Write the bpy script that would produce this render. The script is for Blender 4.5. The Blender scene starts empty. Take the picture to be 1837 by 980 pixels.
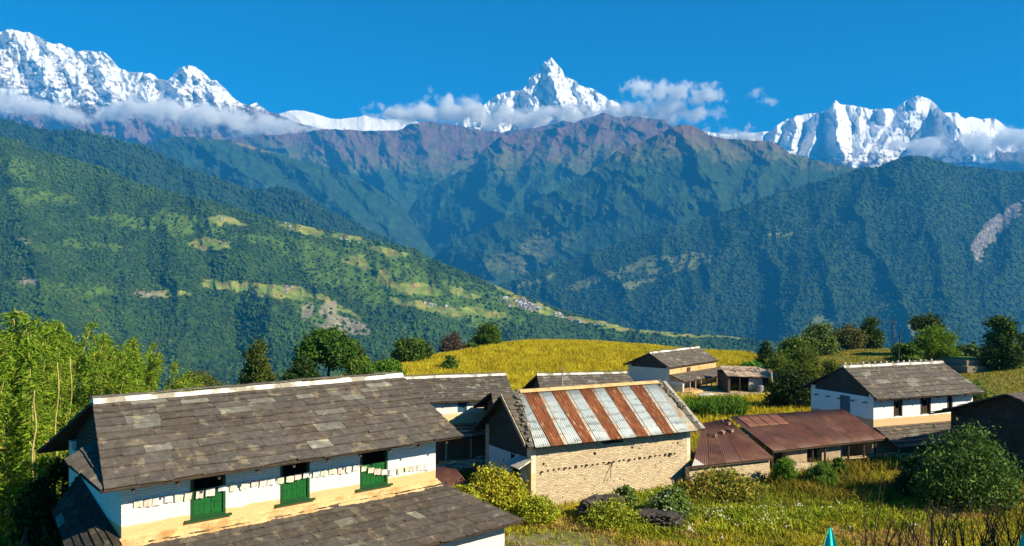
import bpy, math, random
import numpy as np
from mathutils import Vector, Matrix

# ------------------------------------------------------------------ camera, world, sun, exposure
F, CX, HY = 1500.0, 918.5, 515.0          # focal length, centre and horizon of the 1837x980 photograph
SUN_AZ = math.radians(119.0)              # azimuth of the sun, clockwise from the view direction (+Y)
SUN_EL = math.radians(33.0)
SUN_STRENGTH = 5.0
SKY_STRENGTH = 0.082
HAZE_DENSITY = 6.4e-5
SEED = 7

scene = bpy.context.scene
cam_data = bpy.data.cameras.new('camera')
cam = bpy.data.objects.new('camera', cam_data)
scene.collection.objects.link(cam)
scene.camera = cam
cam_data.sensor_width = 36.0
cam_data.lens = F / 1837.0 * 36.0
cam_data.shift_y = (HY - 490.0) / 1837.0
cam_data.clip_start = 0.3
cam_data.clip_end = 100000.0
cam.location = (0, 0, 0)
cam.rotation_euler = (math.radians(90), 0, 0)

world = bpy.data.worlds.new('World')
scene.world = world
world.use_nodes = True
wn = world.node_tree
for n in list(wn.nodes):
    wn.nodes.remove(n)
wo = wn.nodes.new('ShaderNodeOutputWorld')
bg = wn.nodes.new('ShaderNodeBackground')
sky = wn.nodes.new('ShaderNodeTexSky')
sky.sky_type = 'NISHITA'
sky.sun_disc = False
sky.sun_elevation = SUN_EL
sky.sun_rotation = SUN_AZ
sky.altitude = 2500
sky.air_density = 1.0
sky.dust_density = 0.0
sky.ozone_density = 3.0
tint = wn.nodes.new('ShaderNodeMix')
tint.data_type = 'RGBA'; tint.blend_type = 'MULTIPLY'
tint.inputs['Factor'].default_value = 1.0
tint.inputs['B'].default_value = (0.005, 0.72, 1.0, 1)
wn.links.new(sky.outputs['Color'], tint.inputs['A'])
wn.links.new(tint.outputs['Result'], bg.inputs['Color'])
bg.inputs['Strength'].default_value = SKY_STRENGTH
wn.links.new(bg.outputs['Background'], wo.inputs['Surface'])

sun_data = bpy.data.lights.new('sun', 'SUN')
sun_data.energy = SUN_STRENGTH
sun_data.angle = math.radians(0.5)
sun_data.color = (1.0, 0.87, 0.62)
sun = bpy.data.objects.new('sun', sun_data)
scene.collection.objects.link(sun)
SDIR = Vector((math.sin(SUN_AZ) * math.cos(SUN_EL), math.cos(SUN_AZ) * math.cos(SUN_EL), math.sin(SUN_EL)))
sun.rotation_euler = SDIR.to_track_quat('Z', 'Y').to_euler()

scene.view_settings.view_transform = 'Standard'
scene.view_settings.look = 'None'
scene.view_settings.exposure = 0.78
scene.view_settings.gamma = 1.0
scene.cycles.max_bounces = 9
scene.cycles.diffuse_bounces = 1
scene.cycles.glossy_bounces = 1
scene.cycles.transparent_max_bounces = 8
scene.cycles.volume_bounces = 8
scene.cycles.use_denoising = True
scene.cycles.volume_step_rate = 1.0
scene.cycles.volume_max_steps = 128

rng = np.random.default_rng(SEED)
random.seed(SEED)

# ------------------------------------------------------------------ small helpers
def P(px, py, Y):
    """the point at distance Y that the photograph shows at pixel (px, py)"""
    return Vector(((px - CX) / F * Y, Y, (HY - py) / F * Y))

def tag(o, label=None, cat=None, group=None, kind=None):
    if label: o['label'] = label
    if cat: o['category'] = cat
    if group: o['group'] = group
    if kind: o['kind'] = kind
    return o

def link(o, parent=None):
    scene.collection.objects.link(o)
    if parent is not None: o.parent = parent
    return o

def empty(name, loc=(0, 0, 0), rz=0.0):
    o = bpy.data.objects.new(name, None)
    o.location = loc; o.rotation_euler = (0, 0, rz); o.empty_display_size = 0.3
    return link(o)

def np_mesh(name, verts, faces, mat=None, col=None, parent=None, smooth=False, mats=None, mat_idx=None):
    """verts (n,3) array; faces (m,k) array with k = 3 or 4; col (n,3) vertex colours"""
    verts = np.asarray(verts, dtype=np.float32); faces = np.asarray(faces, dtype=np.int32)
    me = bpy.data.meshes.new(name)
    k = faces.shape[1]; m = faces.shape[0]
    me.vertices.add(len(verts)); me.vertices.foreach_set('co', verts.ravel())
    me.loops.add(m * k); me.loops.foreach_set('vertex_index', faces.ravel())
    me.polygons.add(m)
    me.polygons.foreach_set('loop_start', np.arange(0, m * k, k, dtype=np.int32))
    me.polygons.foreach_set('loop_total', np.full(m, k, dtype=np.int32))
    me.polygons.foreach_set('use_smooth', np.full(m, smooth, dtype=bool))
    if mats:
        for q in mats: me.materials.append(q)
        if mat_idx is not None: me.polygons.foreach_set('material_index', np.asarray(mat_idx, dtype=np.int32))
    elif mat: me.materials.append(mat)
    if col is not None:
        a = me.color_attributes.new('col', 'FLOAT_COLOR', 'POINT')
        c = np.ones((len(verts), 4), dtype=np.float32); c[:, :3] = col
        a.data.foreach_set('color', c.ravel())
    me.update(calc_edges=True)
    o = bpy.data.objects.new(name, me)
    return link(o, parent)

_perm = np.random.default_rng(11).permutation(256).astype(np.int64)
_perm = np.concatenate([_perm, _perm, _perm])
_g = np.array([(math.cos(a), math.sin(a)) for a in np.linspace(0, 2 * math.pi, 32, endpoint=False)])
def noise2(x, y, seed=0):
    x = np.asarray(x, dtype=np.float64) + seed * 17.31; y = np.asarray(y, dtype=np.float64) + seed * 9.73
    xi = np.floor(x).astype(np.int64); yi = np.floor(y).astype(np.int64)
    xf = x - xi; yf = y - yi
    u = xf * xf * xf * (xf * (xf * 6 - 15) + 10); v = yf * yf * yf * (yf * (yf * 6 - 15) + 10)
    def gr(ix, iy, dx, dy):
        h = _perm[_perm[(ix + seed) & 255] + (iy & 255)] & 31
        return _g[h, 0] * dx + _g[h, 1] * dy
    a = gr(xi, yi, xf, yf); b = gr(xi + 1, yi, xf - 1, yf)
    c = gr(xi, yi + 1, xf, yf - 1); d = gr(xi + 1, yi + 1, xf - 1, yf - 1)
    return ((a + (b - a) * u) + ((c + (d - c) * u) - (a + (b - a) * u)) * v) * 1.5
def fbm(x, y, oct=5, seed=0, gain=0.5):
    s = 0; a = 1; n = 0
    for o in range(oct):
        s = s + a * noise2(x * 2 ** o, y * 2 ** o, seed + o * 3); n += a; a *= gain
    return s / n
def ridged(x, y, oct=5, seed=0, gain=0.5):
    s = 0; a = 1; n = 0; w = 1.0
    for o in range(oct):
        r = 1 - np.abs(noise2(x * 2 ** o, y * 2 ** o, seed + o * 5)) * 1.6
        r = np.clip(r, 0, 1) ** 2 * w
        w = np.clip(r * 1.8, 0.15, 1)
        s = s + a * r; n += a; a *= gain
    return s / n
def sstep(a, b, x):
    t = np.clip((x - a) / (b - a), 0, 1); return t * t * (3 - 2 * t)
def mixc(a, b, t):
    return np.asarray(a) * (1 - t[..., None]) + np.asarray(b) * t[..., None]

def new_mat(name):
    m = bpy.data.materials.new(name); m.use_nodes = True
    nt = m.node_tree
    for n in list(nt.nodes): nt.nodes.remove(n)
    out = nt.nodes.new('ShaderNodeOutputMaterial')
    b = nt.nodes.new('ShaderNodeBsdfPrincipled')
    nt.links.new(b.outputs[0], out.inputs['Surface'])
    return m, nt, b
def N(nt, t, **kw):
    n = nt.nodes.new(t)
    for k, v in kw.items():
        if hasattr(n, k): setattr(n, k, v)
        else: n.inputs[k].default_value = v
    return n

def terrain_mat(name, var=0.35, nscale=0.02, rough=0.95, bump=0.0, bscale=0.05):
    """vertex colour times a little procedural variation"""
    m, nt, b = new_mat(name)
    at = N(nt, 'ShaderNodeVertexColor', layer_name='col')
    tc = N(nt, 'ShaderNodeTexCoord')
    no = N(nt, 'ShaderNodeTexNoise'); no.inputs['Scale'].default_value = nscale; no.inputs['Detail'].default_value = 5
    nt.links.new(tc.outputs['Object'], no.inputs['Vector'])
    mr = N(nt, 'ShaderNodeMapRange'); mr.inputs[1].default_value = 0.3; mr.inputs[2].default_value = 0.7
    mr.inputs[3].default_value = 1 - var; mr.inputs[4].default_value = 1 + var
    nt.links.new(no.outputs[0], mr.inputs[0])
    mx = N(nt, 'ShaderNodeMix', data_type='RGBA', blend_type='MULTIPLY'); mx.inputs[0].default_value = 1
    nt.links.new(at.outputs['Color'], mx.inputs['A']); nt.links.new(mr.outputs[0], mx.inputs['B'])
    nt.links.new(mx.outputs['Result'], b.inputs['Base Color'])
    b.inputs['Roughness'].default_value = rough
    b.inputs['Specular IOR Level'].default_value = 0.15
    if bump:
        n2 = N(nt, 'ShaderNodeTexNoise'); n2.inputs['Scale'].default_value = bscale; n2.inputs['Detail'].default_value = 6
        nt.links.new(tc.outputs['Object'], n2.inputs['Vector'])
        bp = N(nt, 'ShaderNodeBump'); bp.inputs['Strength'].default_value = bump; bp.inputs['Distance'].default_value = 1 / bscale * 0.3
        nt.links.new(n2.outputs[0], bp.inputs['Height']); nt.links.new(bp.outputs[0], b.inputs['Normal'])
    return m

# ------------------------------------------------------------------ mountains and hills
def polyline_dist(px, py, pts):
    """distance to a polyline and the running fraction along it"""
    best = np.full(px.shape, 1e9); fr = np.zeros(px.shape)
    n = len(pts) - 1
    for i in range(n):
        (x0, y0), (x1, y1) = pts[i], pts[i + 1]
        dx, dy = x1 - x0, y1 - y0; L2 = dx * dx + dy * dy
        t = np.clip(((px - x0) * dx + (py - y0) * dy) / L2, 0, 1)
        d = np.hypot(px - x0 - t * dx, py - y0 - t * dy)
        m = d < best
        best = np.where(m, d, best); fr = np.where(m, (i + t) / n, fr)
    return best, fr

def build_range(name, sky_pts, foot, Yr, slope, spurs, relief, colour, mat, step=2.0, jit=2.0, jw=18.0, jo=4,
                x0=None, x1=None, seed=0, back=60.0, smooth=False, aniso=0.55, Yr2=None, kind='structure', extra=None):
    xs0 = sky_pts[0][0] if x0 is None else x0; xs1 = sky_pts[-1][0] if x1 is None else x1
    px1 = np.arange(xs0, xs1 + step, step)
    sp = np.array(sky_pts, dtype=float)
    skyl = np.interp(px1, sp[:, 0], sp[:, 1])
    skyl = skyl + jit * fbm(px1 / jw, px1 * 0 + 3.3, jo, seed + 1)
    Yc = np.full(px1.shape, float(Yr)) if Yr2 is None else np.interp(px1, [xs0, xs1], [Yr, Yr2])
    if callable(foot): ft = foot(px1)
    else: ft = np.full(px1.shape, float(foot))
    ft = np.maximum(ft, skyl + 10)
    nrow = int(np.max(ft - skyl) / step) + 2
    s = np.linspace(0, 1, nrow)[:, None]
    PY = skyl[None, :] + s * (ft - skyl)[None, :]
    PX = np.broadcast_to(px1[None, :], PY.shape)
    d = PY - skyl[None, :]
    sl = slope(PX, PY) if callable(slope) else slope
    D = -sl * d
    R = np.zeros(PY.shape)
    for (amp, lam, oc, kind_) in relief:
        wx = PX + 0.35 * lam * fbm(PX / lam, PY / lam, 3, seed + 31)
        wy = PY * aniso + 0.2 * lam * fbm(PX / lam + 5, PY / lam, 3, seed + 41)
        if kind_ == 'r': R += amp * lam * (ridged(wx / lam, wy / lam, oc, seed + 7) - 0.4)
        else: R += amp * lam * fbm(wx / lam, wy / lam, oc, seed + 9)
    wX = PX + 8 * fbm(PX / 22, PY / 22, 3, seed + 55); wY = PY + 8 * fbm(PX / 22 + 9, PY / 22, 3, seed + 57)
    SP = np.zeros(PY.shape)
    for (pts, w, h) in spurs:
        dd, fr = polyline_dist(wX, wY, pts)
        prof = np.clip(1 - dd / (w * (0.35 + 0.9 * fr)), 0, 1)
        SP = np.maximum(SP, h * prof * (0.3 + 0.7 * fr)) if h > 0 else SP
        if h < 0: SP = SP + h * prof * (0.3 + 0.7 * fr)
    R = R + SP
    if extra is not None: R = R + extra(PX, PY)
    k = (Yc / F)[None, :]
    Y = Yc[None, :] + (D - R) * k
    X = (PX - CX) / F * Y; Z = (HY - PY) / F * Y
    col = colour(PX, PY, d, R)
    # back side of the ridge
    rows = [np.stack([X, Y, Z], -1)]; cols = [col]
    b = []
    for kk in (1, 2, 3):
        Yb = Y[0] + back * kk * Yc / F
        bx = (px1 - CX) / F * Yb; bz = Z[0] - back * kk * (0.7 + 0.1 * kk) * Yc / F
        b.append(np.stack([bx, Yb, bz], -1))
    V = np.concatenate([np.stack(b[::-1], 0), rows[0]], 0)
    C = np.concatenate([np.repeat(col[:1], 3, 0), col], 0)
    nr, nc = V.shape[:2]
    idx = np.arange(nr * nc).reshape(nr, nc)
    fc = np.stack([idx[:-1, :-1], idx[1:, :-1], idx[1:, 1:], idx[:-1, 1:]], -1).reshape(-1, 4)
    o = np_mesh(name, V.reshape(-1, 3), fc, mat, C.reshape(-1, 3), smooth=smooth)
    o['kind'] = kind
    return dict(obj=o, V=np.stack([X, Y, Z], -1), PX=PX, PY=PY, d=d, col=col, R=R)

_ico_v = None
def ico():
    t = (1 + 5 ** 0.5) / 2
    v = np.array([(-1, t, 0), (1, t, 0), (-1, -t, 0), (1, -t, 0), (0, -1, t), (0, 1, t), (0, -1, -t), (0, 1, -t), (t, 0, -1), (t, 0, 1), (-t, 0, -1), (-t, 0, 1)], float)
    v /= np.linalg.norm(v[0])
    f = np.array([(0, 11, 5), (0, 5, 1), (0, 1, 7), (0, 7, 10), (0, 10, 11), (1, 5, 9), (5, 11, 4), (11, 10, 2), (10, 7, 6), (7, 1, 8), (3, 9, 4), (3, 4, 2), (3, 2, 6), (3, 6, 8), (3, 8, 9), (4, 9, 5), (2, 4, 11), (6, 2, 10), (8, 6, 7), (9, 8, 1)])
    return v, f

def forest(name, rg, spacing, size, dens, colf, mat, label, seed=1, tall=1.15):
    """one mass of tree crowns over a far hill (nobody could count them)"""
    r = np.random.default_rng(seed)
    V = rg['V']
    a = V[:-1, :-1]; b = V[1:, :-1]; c = V[:-1, 1:]
    area = np.linalg.norm(np.cross(b - a, c - a), axis=-1)
    area = np.minimum(area, np.median(area) * 12)
    dn = dens(rg['PX'][:-1, :-1], rg['PY'][:-1, :-1])
    vis = (rg['PX'][:-1, :-1] > -60) & (rg['PX'][:-1, :-1] < 1900)
    lam = area / spacing ** 2 * dn * vis
    cnt = r.poisson(lam)
    ii = np.repeat(np.arange(cnt.size), cnt.ravel())
    j, i = np.unravel_index(ii, cnt.shape)
    u = r.random(len(ii))[:, None]; w = r.random(len(ii))[:, None]
    pos = V[j, i] * (1 - u) * (1 - w) + V[j, i + 1] * u * (1 - w) + V[j + 1, i] * (1 - u) * w + V[j + 1, i + 1] * u * w
    n = len(pos)
    iv, if_ = ico()
    patch = fbm(pos[:, 0] / 220, pos[:, 1] / 220, 5, seed, .65) * 1.3
    s = size * (0.5 + 0.9 * r.random(n) ** 2.2) * (1 + 0.35 * patch)
    sc = np.stack([s * (0.8 + 0.4 * r.random(n)), s * (0.8 + 0.4 * r.random(n)), s * tall * (0.8 + 0.6 * r.random(n))], -1)
    vv = iv[None] * sc[:, None, :] * (0.75 + 0.5 * r.random((n, 12, 1)))
    ang = r.random(n) * 6.28; ca, sa = np.cos(ang)[:, None], np.sin(ang)[:, None]
    x = vv[..., 0] * ca - vv[..., 1] * sa; y = vv[..., 0] * sa + vv[..., 1] * ca
    vv = np.stack([x, y, vv[..., 2]], -1) + (pos + np.array([0, 0, 1]) * sc[:, 2:3] * 0.35)[:, None, :]
    ff = if_[None] + (np.arange(n) * 12)[:, None, None]
    cc = colf(pos, patch, r)
    cc = np.repeat(cc[:, None, :], 12, 1)
    o = np_mesh(name, vv.reshape(-1, 3), ff.reshape(-1, 3), mat, cc.reshape(-1, 3), smooth=True)
    tag(o, label, 'forest', None, 'stuff')
    print(name, n)
    return o

MT = terrain_mat('hill_surface', 0.25, 0.01)
MTF = terrain_mat('hill_surface_fine', 0.35, 0.03)
M_SNOW = terrain_mat('snow_and_rock', 0.06, 0.004, 0.7, bump=0.35, bscale=0.012)
M_FOREST = terrain_mat('forest_crowns', 0.25, 0.12, 0.9)

def patches(PX, PY, lst, seed=0, warp=14.0):
    wx = PX + warp * fbm(PX / 30, PY / 18, 4, seed + 3); wy = PY + warp * 0.5 * fbm(PX / 30 + 7, PY / 18, 4, seed + 5)
    m = np.zeros(np.shape(PX))
    for (cx, cy, rx, ry, rot) in lst:
        c, s = math.cos(rot), math.sin(rot)
        a = ((wx - cx) * c + (wy - cy) * s) / rx; b = (-(wx - cx) * s + (wy - cy) * c) / ry
        m = np.maximum(m, 1 - np.hypot(a, b) * 0.75)
    return m

# --- snow peaks, beyond the haze
def snow_colour(rock_line, seed, rock=(0.17, 0.15, 0.14), rockmix=0.5, brown=(0.17, 0.115, 0.10), snowline=230.0, fade=40.0):
    def f(PX, PY, d, R):
        gy, gx = np.gradient(R)
        steep = np.hypot(gx, gy)
        n = ridged(PX / 26, PY / 12, 5, seed + 3, 0.6); n2 = fbm(PX / 9, PY / 6, 4, seed + 4, 0.65)
        streak = fbm(PX / 5.0, PY / 30.0, 4, seed + 14, 0.6)
        x = (n - 0.45) * 1.3 + n2 * 0.8 + streak * 0.5 + (d / 120.0) * rockmix - rock_line
        rk = sstep(0.0, 0.16, x)
        low = sstep(-0.3, 0.3, (PY - snowline) / fade + n2 * 0.7 + (n - .45) * 1.2 + streak * .6)
        c = mixc((0.88, 0.88, 0.88), rock, rk)
        c = mixc(c, brown, low)
        return c
    return f

S_Y = 13500.0
S1 = [(-160, 110), (-100, 85), (-50, 62), (0, 55), (20, 53), (35, 57), (55, 58), (72, 68), (85, 76), (110, 78), (125, 86), (135, 93), (150, 91), (165, 91), (185, 93), (200, 106), (212, 119), (232, 129), (255, 131), (275, 134), (286, 142), (300, 146), (312, 133), (322, 123), (335, 118), (350, 119), (362, 128), (372, 136), (380, 145), (388, 145), (398, 154), (412, 168), (422, 178), (436, 187), (448, 190), (460, 184), (470, 190), (484, 200), (500, 205), (530, 218), (560, 226), (620, 238), (680, 262)]
S1_SP = [([(20, 53), (60, 110), (95, 150), (130, 240), (150, 260)], 46, 38), ([(165, 91), (190, 150), (210, 200), (235, 250)], 42, 34),
         ([(338, 118), (330, 150), (312, 190), (300, 240)], 40, 32), ([(338, 118), (365, 165), (420, 200), (470, 240)], 26, 20),
         ([(85, 76), (120, 130), (175, 205), (190, 260)], 30, 26), ([(265, 132), (262, 165), (285, 230)], 24, 20), ([(-30, 60), (0, 130), (20, 210)], 40, 30)]
s1 = build_range('snow_mountain', S1, 275, S_Y, 0.42, [(p, w, h * 1.5) for p, w, h in S1_SP], [(0.42, 60, 5, 'r'), (0.5, 22, 4, 'r'), (0.45, 7, 3, 'f')],
                 snow_colour(0.30, 5, snowline=186, fade=26, rockmix=0.55), M_SNOW, jit=5, jw=22, jo=5, seed=5, step=1.6, aniso=0.8)
tag(s1['obj'], 'long snow covered massif with a brown foot at far left of the range', None, None, 'structure')
S1B = [(440, 230), (500, 205), (515, 200), (532, 198), (548, 199), (565, 204), (590, 212), (610, 214), (635, 211), (655, 207), (668, 211), (690, 215), (710, 214), (740, 215), (760, 222), (800, 240)]
s1b = build_range('snow_mountain', S1B, 262, S_Y + 700, 0.8, [], [(0.12, 30, 4, 'r')], lambda PX, PY, d, R: np.full(PX.shape + (3,), 0.86), M_SNOW, jit=1.5, seed=9, step=2)
tag(s1b['obj'], 'low smooth white snow ridge between the left massif and the pointed peak', None, None, 'structure')
S2 = [(730, 262), (790, 240), (830, 215), (850, 198), (872, 186), (885, 174), (900, 168), (915, 164), (935, 162), (941, 158), (946, 148), (950, 140), (960, 132), (966, 122), (973, 117), (976, 108), (980, 112), (984, 106), (989, 103), (994, 109), (1001, 117), (1009, 127), (1013, 137), (1022, 141), (1034, 146), (1038, 153), (1050, 157), (1062, 158), (1072, 165), (1084, 172), (1092, 179), (1104, 182), (1114, 188), (1124, 193), (1150, 205), (1200, 230), (1240, 262)]
S2_SP = [([(989, 103), (985, 135), (1000, 165), (1020, 215)], 26, 30), ([(941, 158), (960, 180), (955, 230)], 20, 18), ([(1034, 146), (1050, 180), (1075, 220)], 20, 18),
         ([(915, 164), (905, 200), (890, 240)], 22, 22), ([(1092, 179), (1100, 200), (1120, 230)], 16, 12), ([(989, 103), (965, 135), (950, 165)], 12, 8)]
s2 = build_range('pointed_snow_peak', S2, 275, S_Y, 0.40, [(p, w, h * 1.5) for p, w, h in S2_SP], [(0.40, 36, 5, 'r'), (0.5, 14, 4, 'r'), (0.45, 6, 3, 'f')],
                 snow_colour(0.28, 12, rock=(0.27, 0.25, 0.24), snowline=262, fade=40, rockmix=0.25), M_SNOW, jit=2.0, jw=9, jo=4, seed=13, step=1.4)
tag(s2['obj'], 'steep pointed snow peak standing over the middle of the range', None, None, 'structure')
S3 = [(1180, 262), (1230, 250), (1262, 236), (1300, 241), (1340, 240), (1362, 237), (1385, 235), (1396, 224), (1412, 214), (1430, 208), (1452, 204), (1472, 202), (1486, 197), (1492, 190), (1495, 180), (1500, 181), (1508, 187), (1524, 189), (1545, 192), (1565, 197), (1585, 195), (1603, 196), (1615, 189), (1625, 181), (1638, 175), (1646, 171), (1656, 174), (1668, 178), (1677, 186), (1686, 196), (1694, 202), (1706, 202), (1716, 201), (1722, 207), (1731, 213), (1745, 210), (1762, 214), (1775, 212), (1786, 213), (1796, 220), (1806, 229), (1818, 233), (1837, 232), (1870, 238), (1920, 250), (2000, 262)]
S3_SP = [([(1497, 182), (1500, 215), (1502, 250), (1515, 290)], 34, 46), ([(1585, 196), (1590, 225), (1555, 262), (1530, 300)], 36, 46), ([(1650, 171), (1645, 200), (1600, 240), (1555, 300)], 34, 40),
         ([(1472, 202), (1462, 240), (1450, 290)], 20, 26), ([(1430, 208), (1425, 240), (1410, 290)], 20, 24), ([(1690, 199), (1715, 225), (1740, 280)], 60, 60), ([(1785, 213), (1780, 240), (1800, 290)], 26, 20), ([(1540, 192), (1545, 220), (1540, 250)], 12, 14), ([(1400, 222), (1385, 260), (1375, 290)], 18, 18)]
s3 = build_range('snow_mountain', S3, 310, S_Y - 500, 0.35, [(p, w * 1.1, h * 2.2) for p, w, h in S3_SP], [(0.34, 44, 5, 'r'), (0.26, 12, 4, 'r'), (0.3, 6, 3, 'f')],
                 snow_colour(0.52, 21, snowline=285, fade=50, rockmix=0.3, rock=(.2, .21, .23)), M_SNOW, jit=2, jw=10, jo=4, seed=23, step=1.6, aniso=0.3)
tag(s3['obj'], 'broad snow massif with two summits and blue shaded faces at the right of the range', None, None, 'structure')
# low brown ridges under the right massif
L6 = [(1380, 300), (1440, 296), (1500, 300), (1540, 296), (1572, 288), (1600, 291), (1620, 283), (1635, 288), (1655, 279), (1683, 286), (1700, 279), (1722, 285), (1745, 277), (1762, 270), (1777, 264), (1788, 268), (1803, 275), (1820, 271), (1837, 268), (1880, 262), (1960, 280), (2060, 290)]
build_range('brown_foothill', L6, 340, 12400.0, 0.9, [], [(0.35, 40, 5, 'r')], lambda PX, PY, d, R: mixc((0.15, 0.13, 0.12), (0.07, 0.085, 0.06), sstep(0, 30, d)), MT, jit=4, jw=14, seed=33, step=2)

# --- middle distance
BROWN = np.array((0.14, 0.085, 0.07)); OLIVE = np.array((0.12, 0.115, 0.04)); DGREEN = np.array((0.028, 0.06, 0.018)); GREEN = np.array((0.05, 0.10, 0.022))
def mid_colour(line, fade, seed, brown=BROWN, olive=OLIVE, green=DGREEN, gully=0.5):
    def f(PX, PY, d, R):
        n = fbm(PX / 45, PY / 30, 5, seed + 2); n2 = ridged(PX / 30, PY / 18, 5, seed + 6); n3 = fbm(PX / 7, PY / 9, 4, seed + 12)
        lv = line(PX) if callable(line) else line
        t = (PY - lv) / fade + n * 1.0 + (n2 - .4) * 0.9 + n3 * .5
        c = mixc(brown, olive, sstep(-1.1, -0.1, t)); c = mixc(c, green, sstep(-0.3, 0.7, t))
        c = mixc(c, (0.26, 0.23, 0.19), sstep(0.42, 0.75, n3 + n2 * .3) * (0.75 - 0.6 * sstep(-0.2, .8, t)))
        c = mixc(c, np.array(green) * 1.9, sstep(0.1, 0.5, fbm(PX / 22, PY / 14, 4, seed + 22)) * 0.6)
        return c
    return f
L4A = [(120, 300), (200, 275), (300, 262), (400, 252), (440, 246), (475, 243), (520, 241), (548, 238), (562, 234), (600, 232), (640, 234), (690, 235), (722, 232), (732, 224), (752, 219), (775, 219), (800, 222), (830, 227), (850, 232), (870, 235), (900, 237), (930, 233), (960, 230), (990, 224), (1012, 217), (1030, 219), (1050, 214), (1068, 208), (1084, 201), (1098, 207), (1110, 212), (1125, 208), (1145, 210), (1170, 213), (1190, 215), (1203, 224), (1260, 262), (1400, 300)]
A_SP = [([(752, 219), (760, 260), (745, 310), (720, 380)], 40, -30), ([(620, 232), (640, 270), (690, 330), (735, 400)], 46, 34), ([(560, 234), (600, 262), (640, 330)], 26, 22), ([(850, 232), (845, 270), (790, 330), (750, 380)], 30, -30),
        ([(690, 234), (700, 280), (725, 340)], 22, 18), ([(905, 236), (890, 290), (850, 350)], 24, -20)]
build_range('brown_mountain', L4A, 480, 10600.0, 0.8, [(p, w, h * 1.25) for p, w, h in A_SP], [(0.30, 90, 6, 'r'), (0.16, 22, 4, 'r'), (0.2, 9, 3, 'f')], mid_colour(lambda x: np.interp(x, [400, 560, 640, 1100], [262, 285, 298, 300]), 32, 40), MT, jit=3, jw=20, seed=41, step=2, aniso=0.9)
L4B = [(728, 398), (736, 372), (752, 352), (770, 338), (800, 320), (830, 305), (850, 294), (862, 278), (874, 262), (895, 247), (925, 240), (960, 236), (1000, 229), (1030, 226), (1060, 218), (1084, 207), (1110, 218), (1150, 216), (1188, 219), (1206, 228), (1260, 262), (1350, 300)]
B_SP = [([(895, 247), (900, 275), (870, 330), (820, 400)], 34, 28), ([(1000, 229), (985, 270), (940, 330), (900, 390)], 36, 34), ([(1084, 207), (1070, 250), (1020, 300), (960, 350)], 36, 34), ([(950, 238), (940, 280), (900, 350)], 22, -18),
        ([(1030, 226), (1030, 260), (990, 310)], 16, -14), ([(1150, 216), (1120, 250), (1090, 290)], 24, 22)]
build_range('brown_mountain', L4B, 480, 9200.0, 0.8, [(p, w, h * 1.25) for p, w, h in B_SP], [(0.30, 80, 6, 'r'), (0.16, 20, 4, 'r'), (0.2, 9, 3, 'f')], mid_colour(lambda x: np.interp(x, [740, 860, 1000, 1200], [285, 290, 292, 280]), 34, 44), MT, jit=3, jw=16, seed=47, step=2, aniso=0.9)
L3 = [(150, 330), (220, 285), (255, 264), (290, 250), (318, 246), (345, 245), (380, 250), (400, 251), (440, 258), (470, 268), (505, 278), (545, 290), (580, 298), (620, 312), (660, 330), (700, 355), (728, 378), (745, 402), (765, 432), (782, 458), (800, 478), (840, 500)]
C_SP = [([(345, 245), (400, 290), (470, 330), (560, 400)], 44, 34), ([(470, 266), (540, 310), (610, 370), (680, 440)], 44, 34), ([(600, 303), (660, 370), (720, 440)], 30, 26)]
def l3col(PX, PY, d, R):
    c = mid_colour(235, 25, 51, green=(0.026, 0.058, 0.024))(PX, PY, d, R)
    m = sstep(0.15, 0.4, patches(PX, PY, [(470, 262, 45, 9, .2), (545, 262, 60, 14, .3), (570, 268, 40, 14, .5), (600, 280, 25, 10, .6)], 8, 10))
    return mixc(c, (0.27, 0.20, 0.085), m)
build_range('forested_mountain', L3, 500, 8000.0, 0.8, [(p, w, h * 1.25) for p, w, h in C_SP], [(0.22, 84, 6, 'r'), (0.12, 20, 4, 'r'), (0.2, 9, 3, 'f')], l3col, MT, jit=3, jw=20, seed=53, step=2, aniso=0.9)
L4C = [(745, 500), (765, 475), (778, 460), (800, 444), (830, 428), (870, 408), (900, 394), (940, 372), (975, 352), (1010, 335), (1050, 312), (1080, 292), (1105, 272), (1130, 262), (1160, 250), (1185, 240), (1200, 231), (1215, 225), (1228, 222), (1243, 226), (1258, 234), (1272, 243), (1295, 248), (1320, 250), (1350, 252), (1385, 255), (1400, 263), (1418, 276), (1440, 281), (1465, 288), (1490, 293), (1515, 298), (1560, 306), (1640, 330), (1700, 345)]
D_SP = [([(1218, 224), (1150, 290), (1050, 350), (950, 410), (850, 470)], 60, 55), ([(1218, 224), (1260, 300), (1290, 360), (1300, 420)], 44, 38), ([(1390, 256), (1380, 300), (1340, 350), (1320, 400)], 40, 34),
        ([(1050, 312), (1000, 370), (930, 430), (890, 480)], 40, 32), ([(1300, 249), (1310, 290), (1330, 330)], 26, -20), ([(1130, 262), (1090, 330), (1010, 400), (960, 450)], 34, -26), ([(1440, 281), (1430, 320), (1400, 360)], 24, 18)]
def l4ccol(PX, PY, d, R):
    c = mid_colour(lambda x: np.interp(x, [780, 1100, 1220, 1400, 1500], [380, 285, 268, 285, 296]), 26, 61, brown=(0.14, 0.09, 0.06), olive=(0.12, 0.12, 0.045))(PX, PY, d, R)
    m = patches(PX, PY, [(980, 440, 60, 26, -.3), (905, 470, 40, 18, -.3), (1000, 420, 40, 12, .3), (950, 480, 50, 14, 0)], 9, 16)
    c = mixc(c, (0.12, 0.13, 0.045), sstep(0.2, 0.5, m) * (0.4 + 0.6 * sstep(-.1, .3, fbm(PX / 12, PY / 5, 3, 4))))
    return c
build_range('forested_mountain', L4C, 510, 7200.0, 0.8, [(p, w, h * 1.25) for p, w, h in D_SP], [(0.26, 84, 6, 'r'), (0.14, 20, 4, 'r'), (0.2, 9, 3, 'f')], l4ccol, MT, jit=3, jw=20, seed=63, step=2, aniso=0.9)

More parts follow.
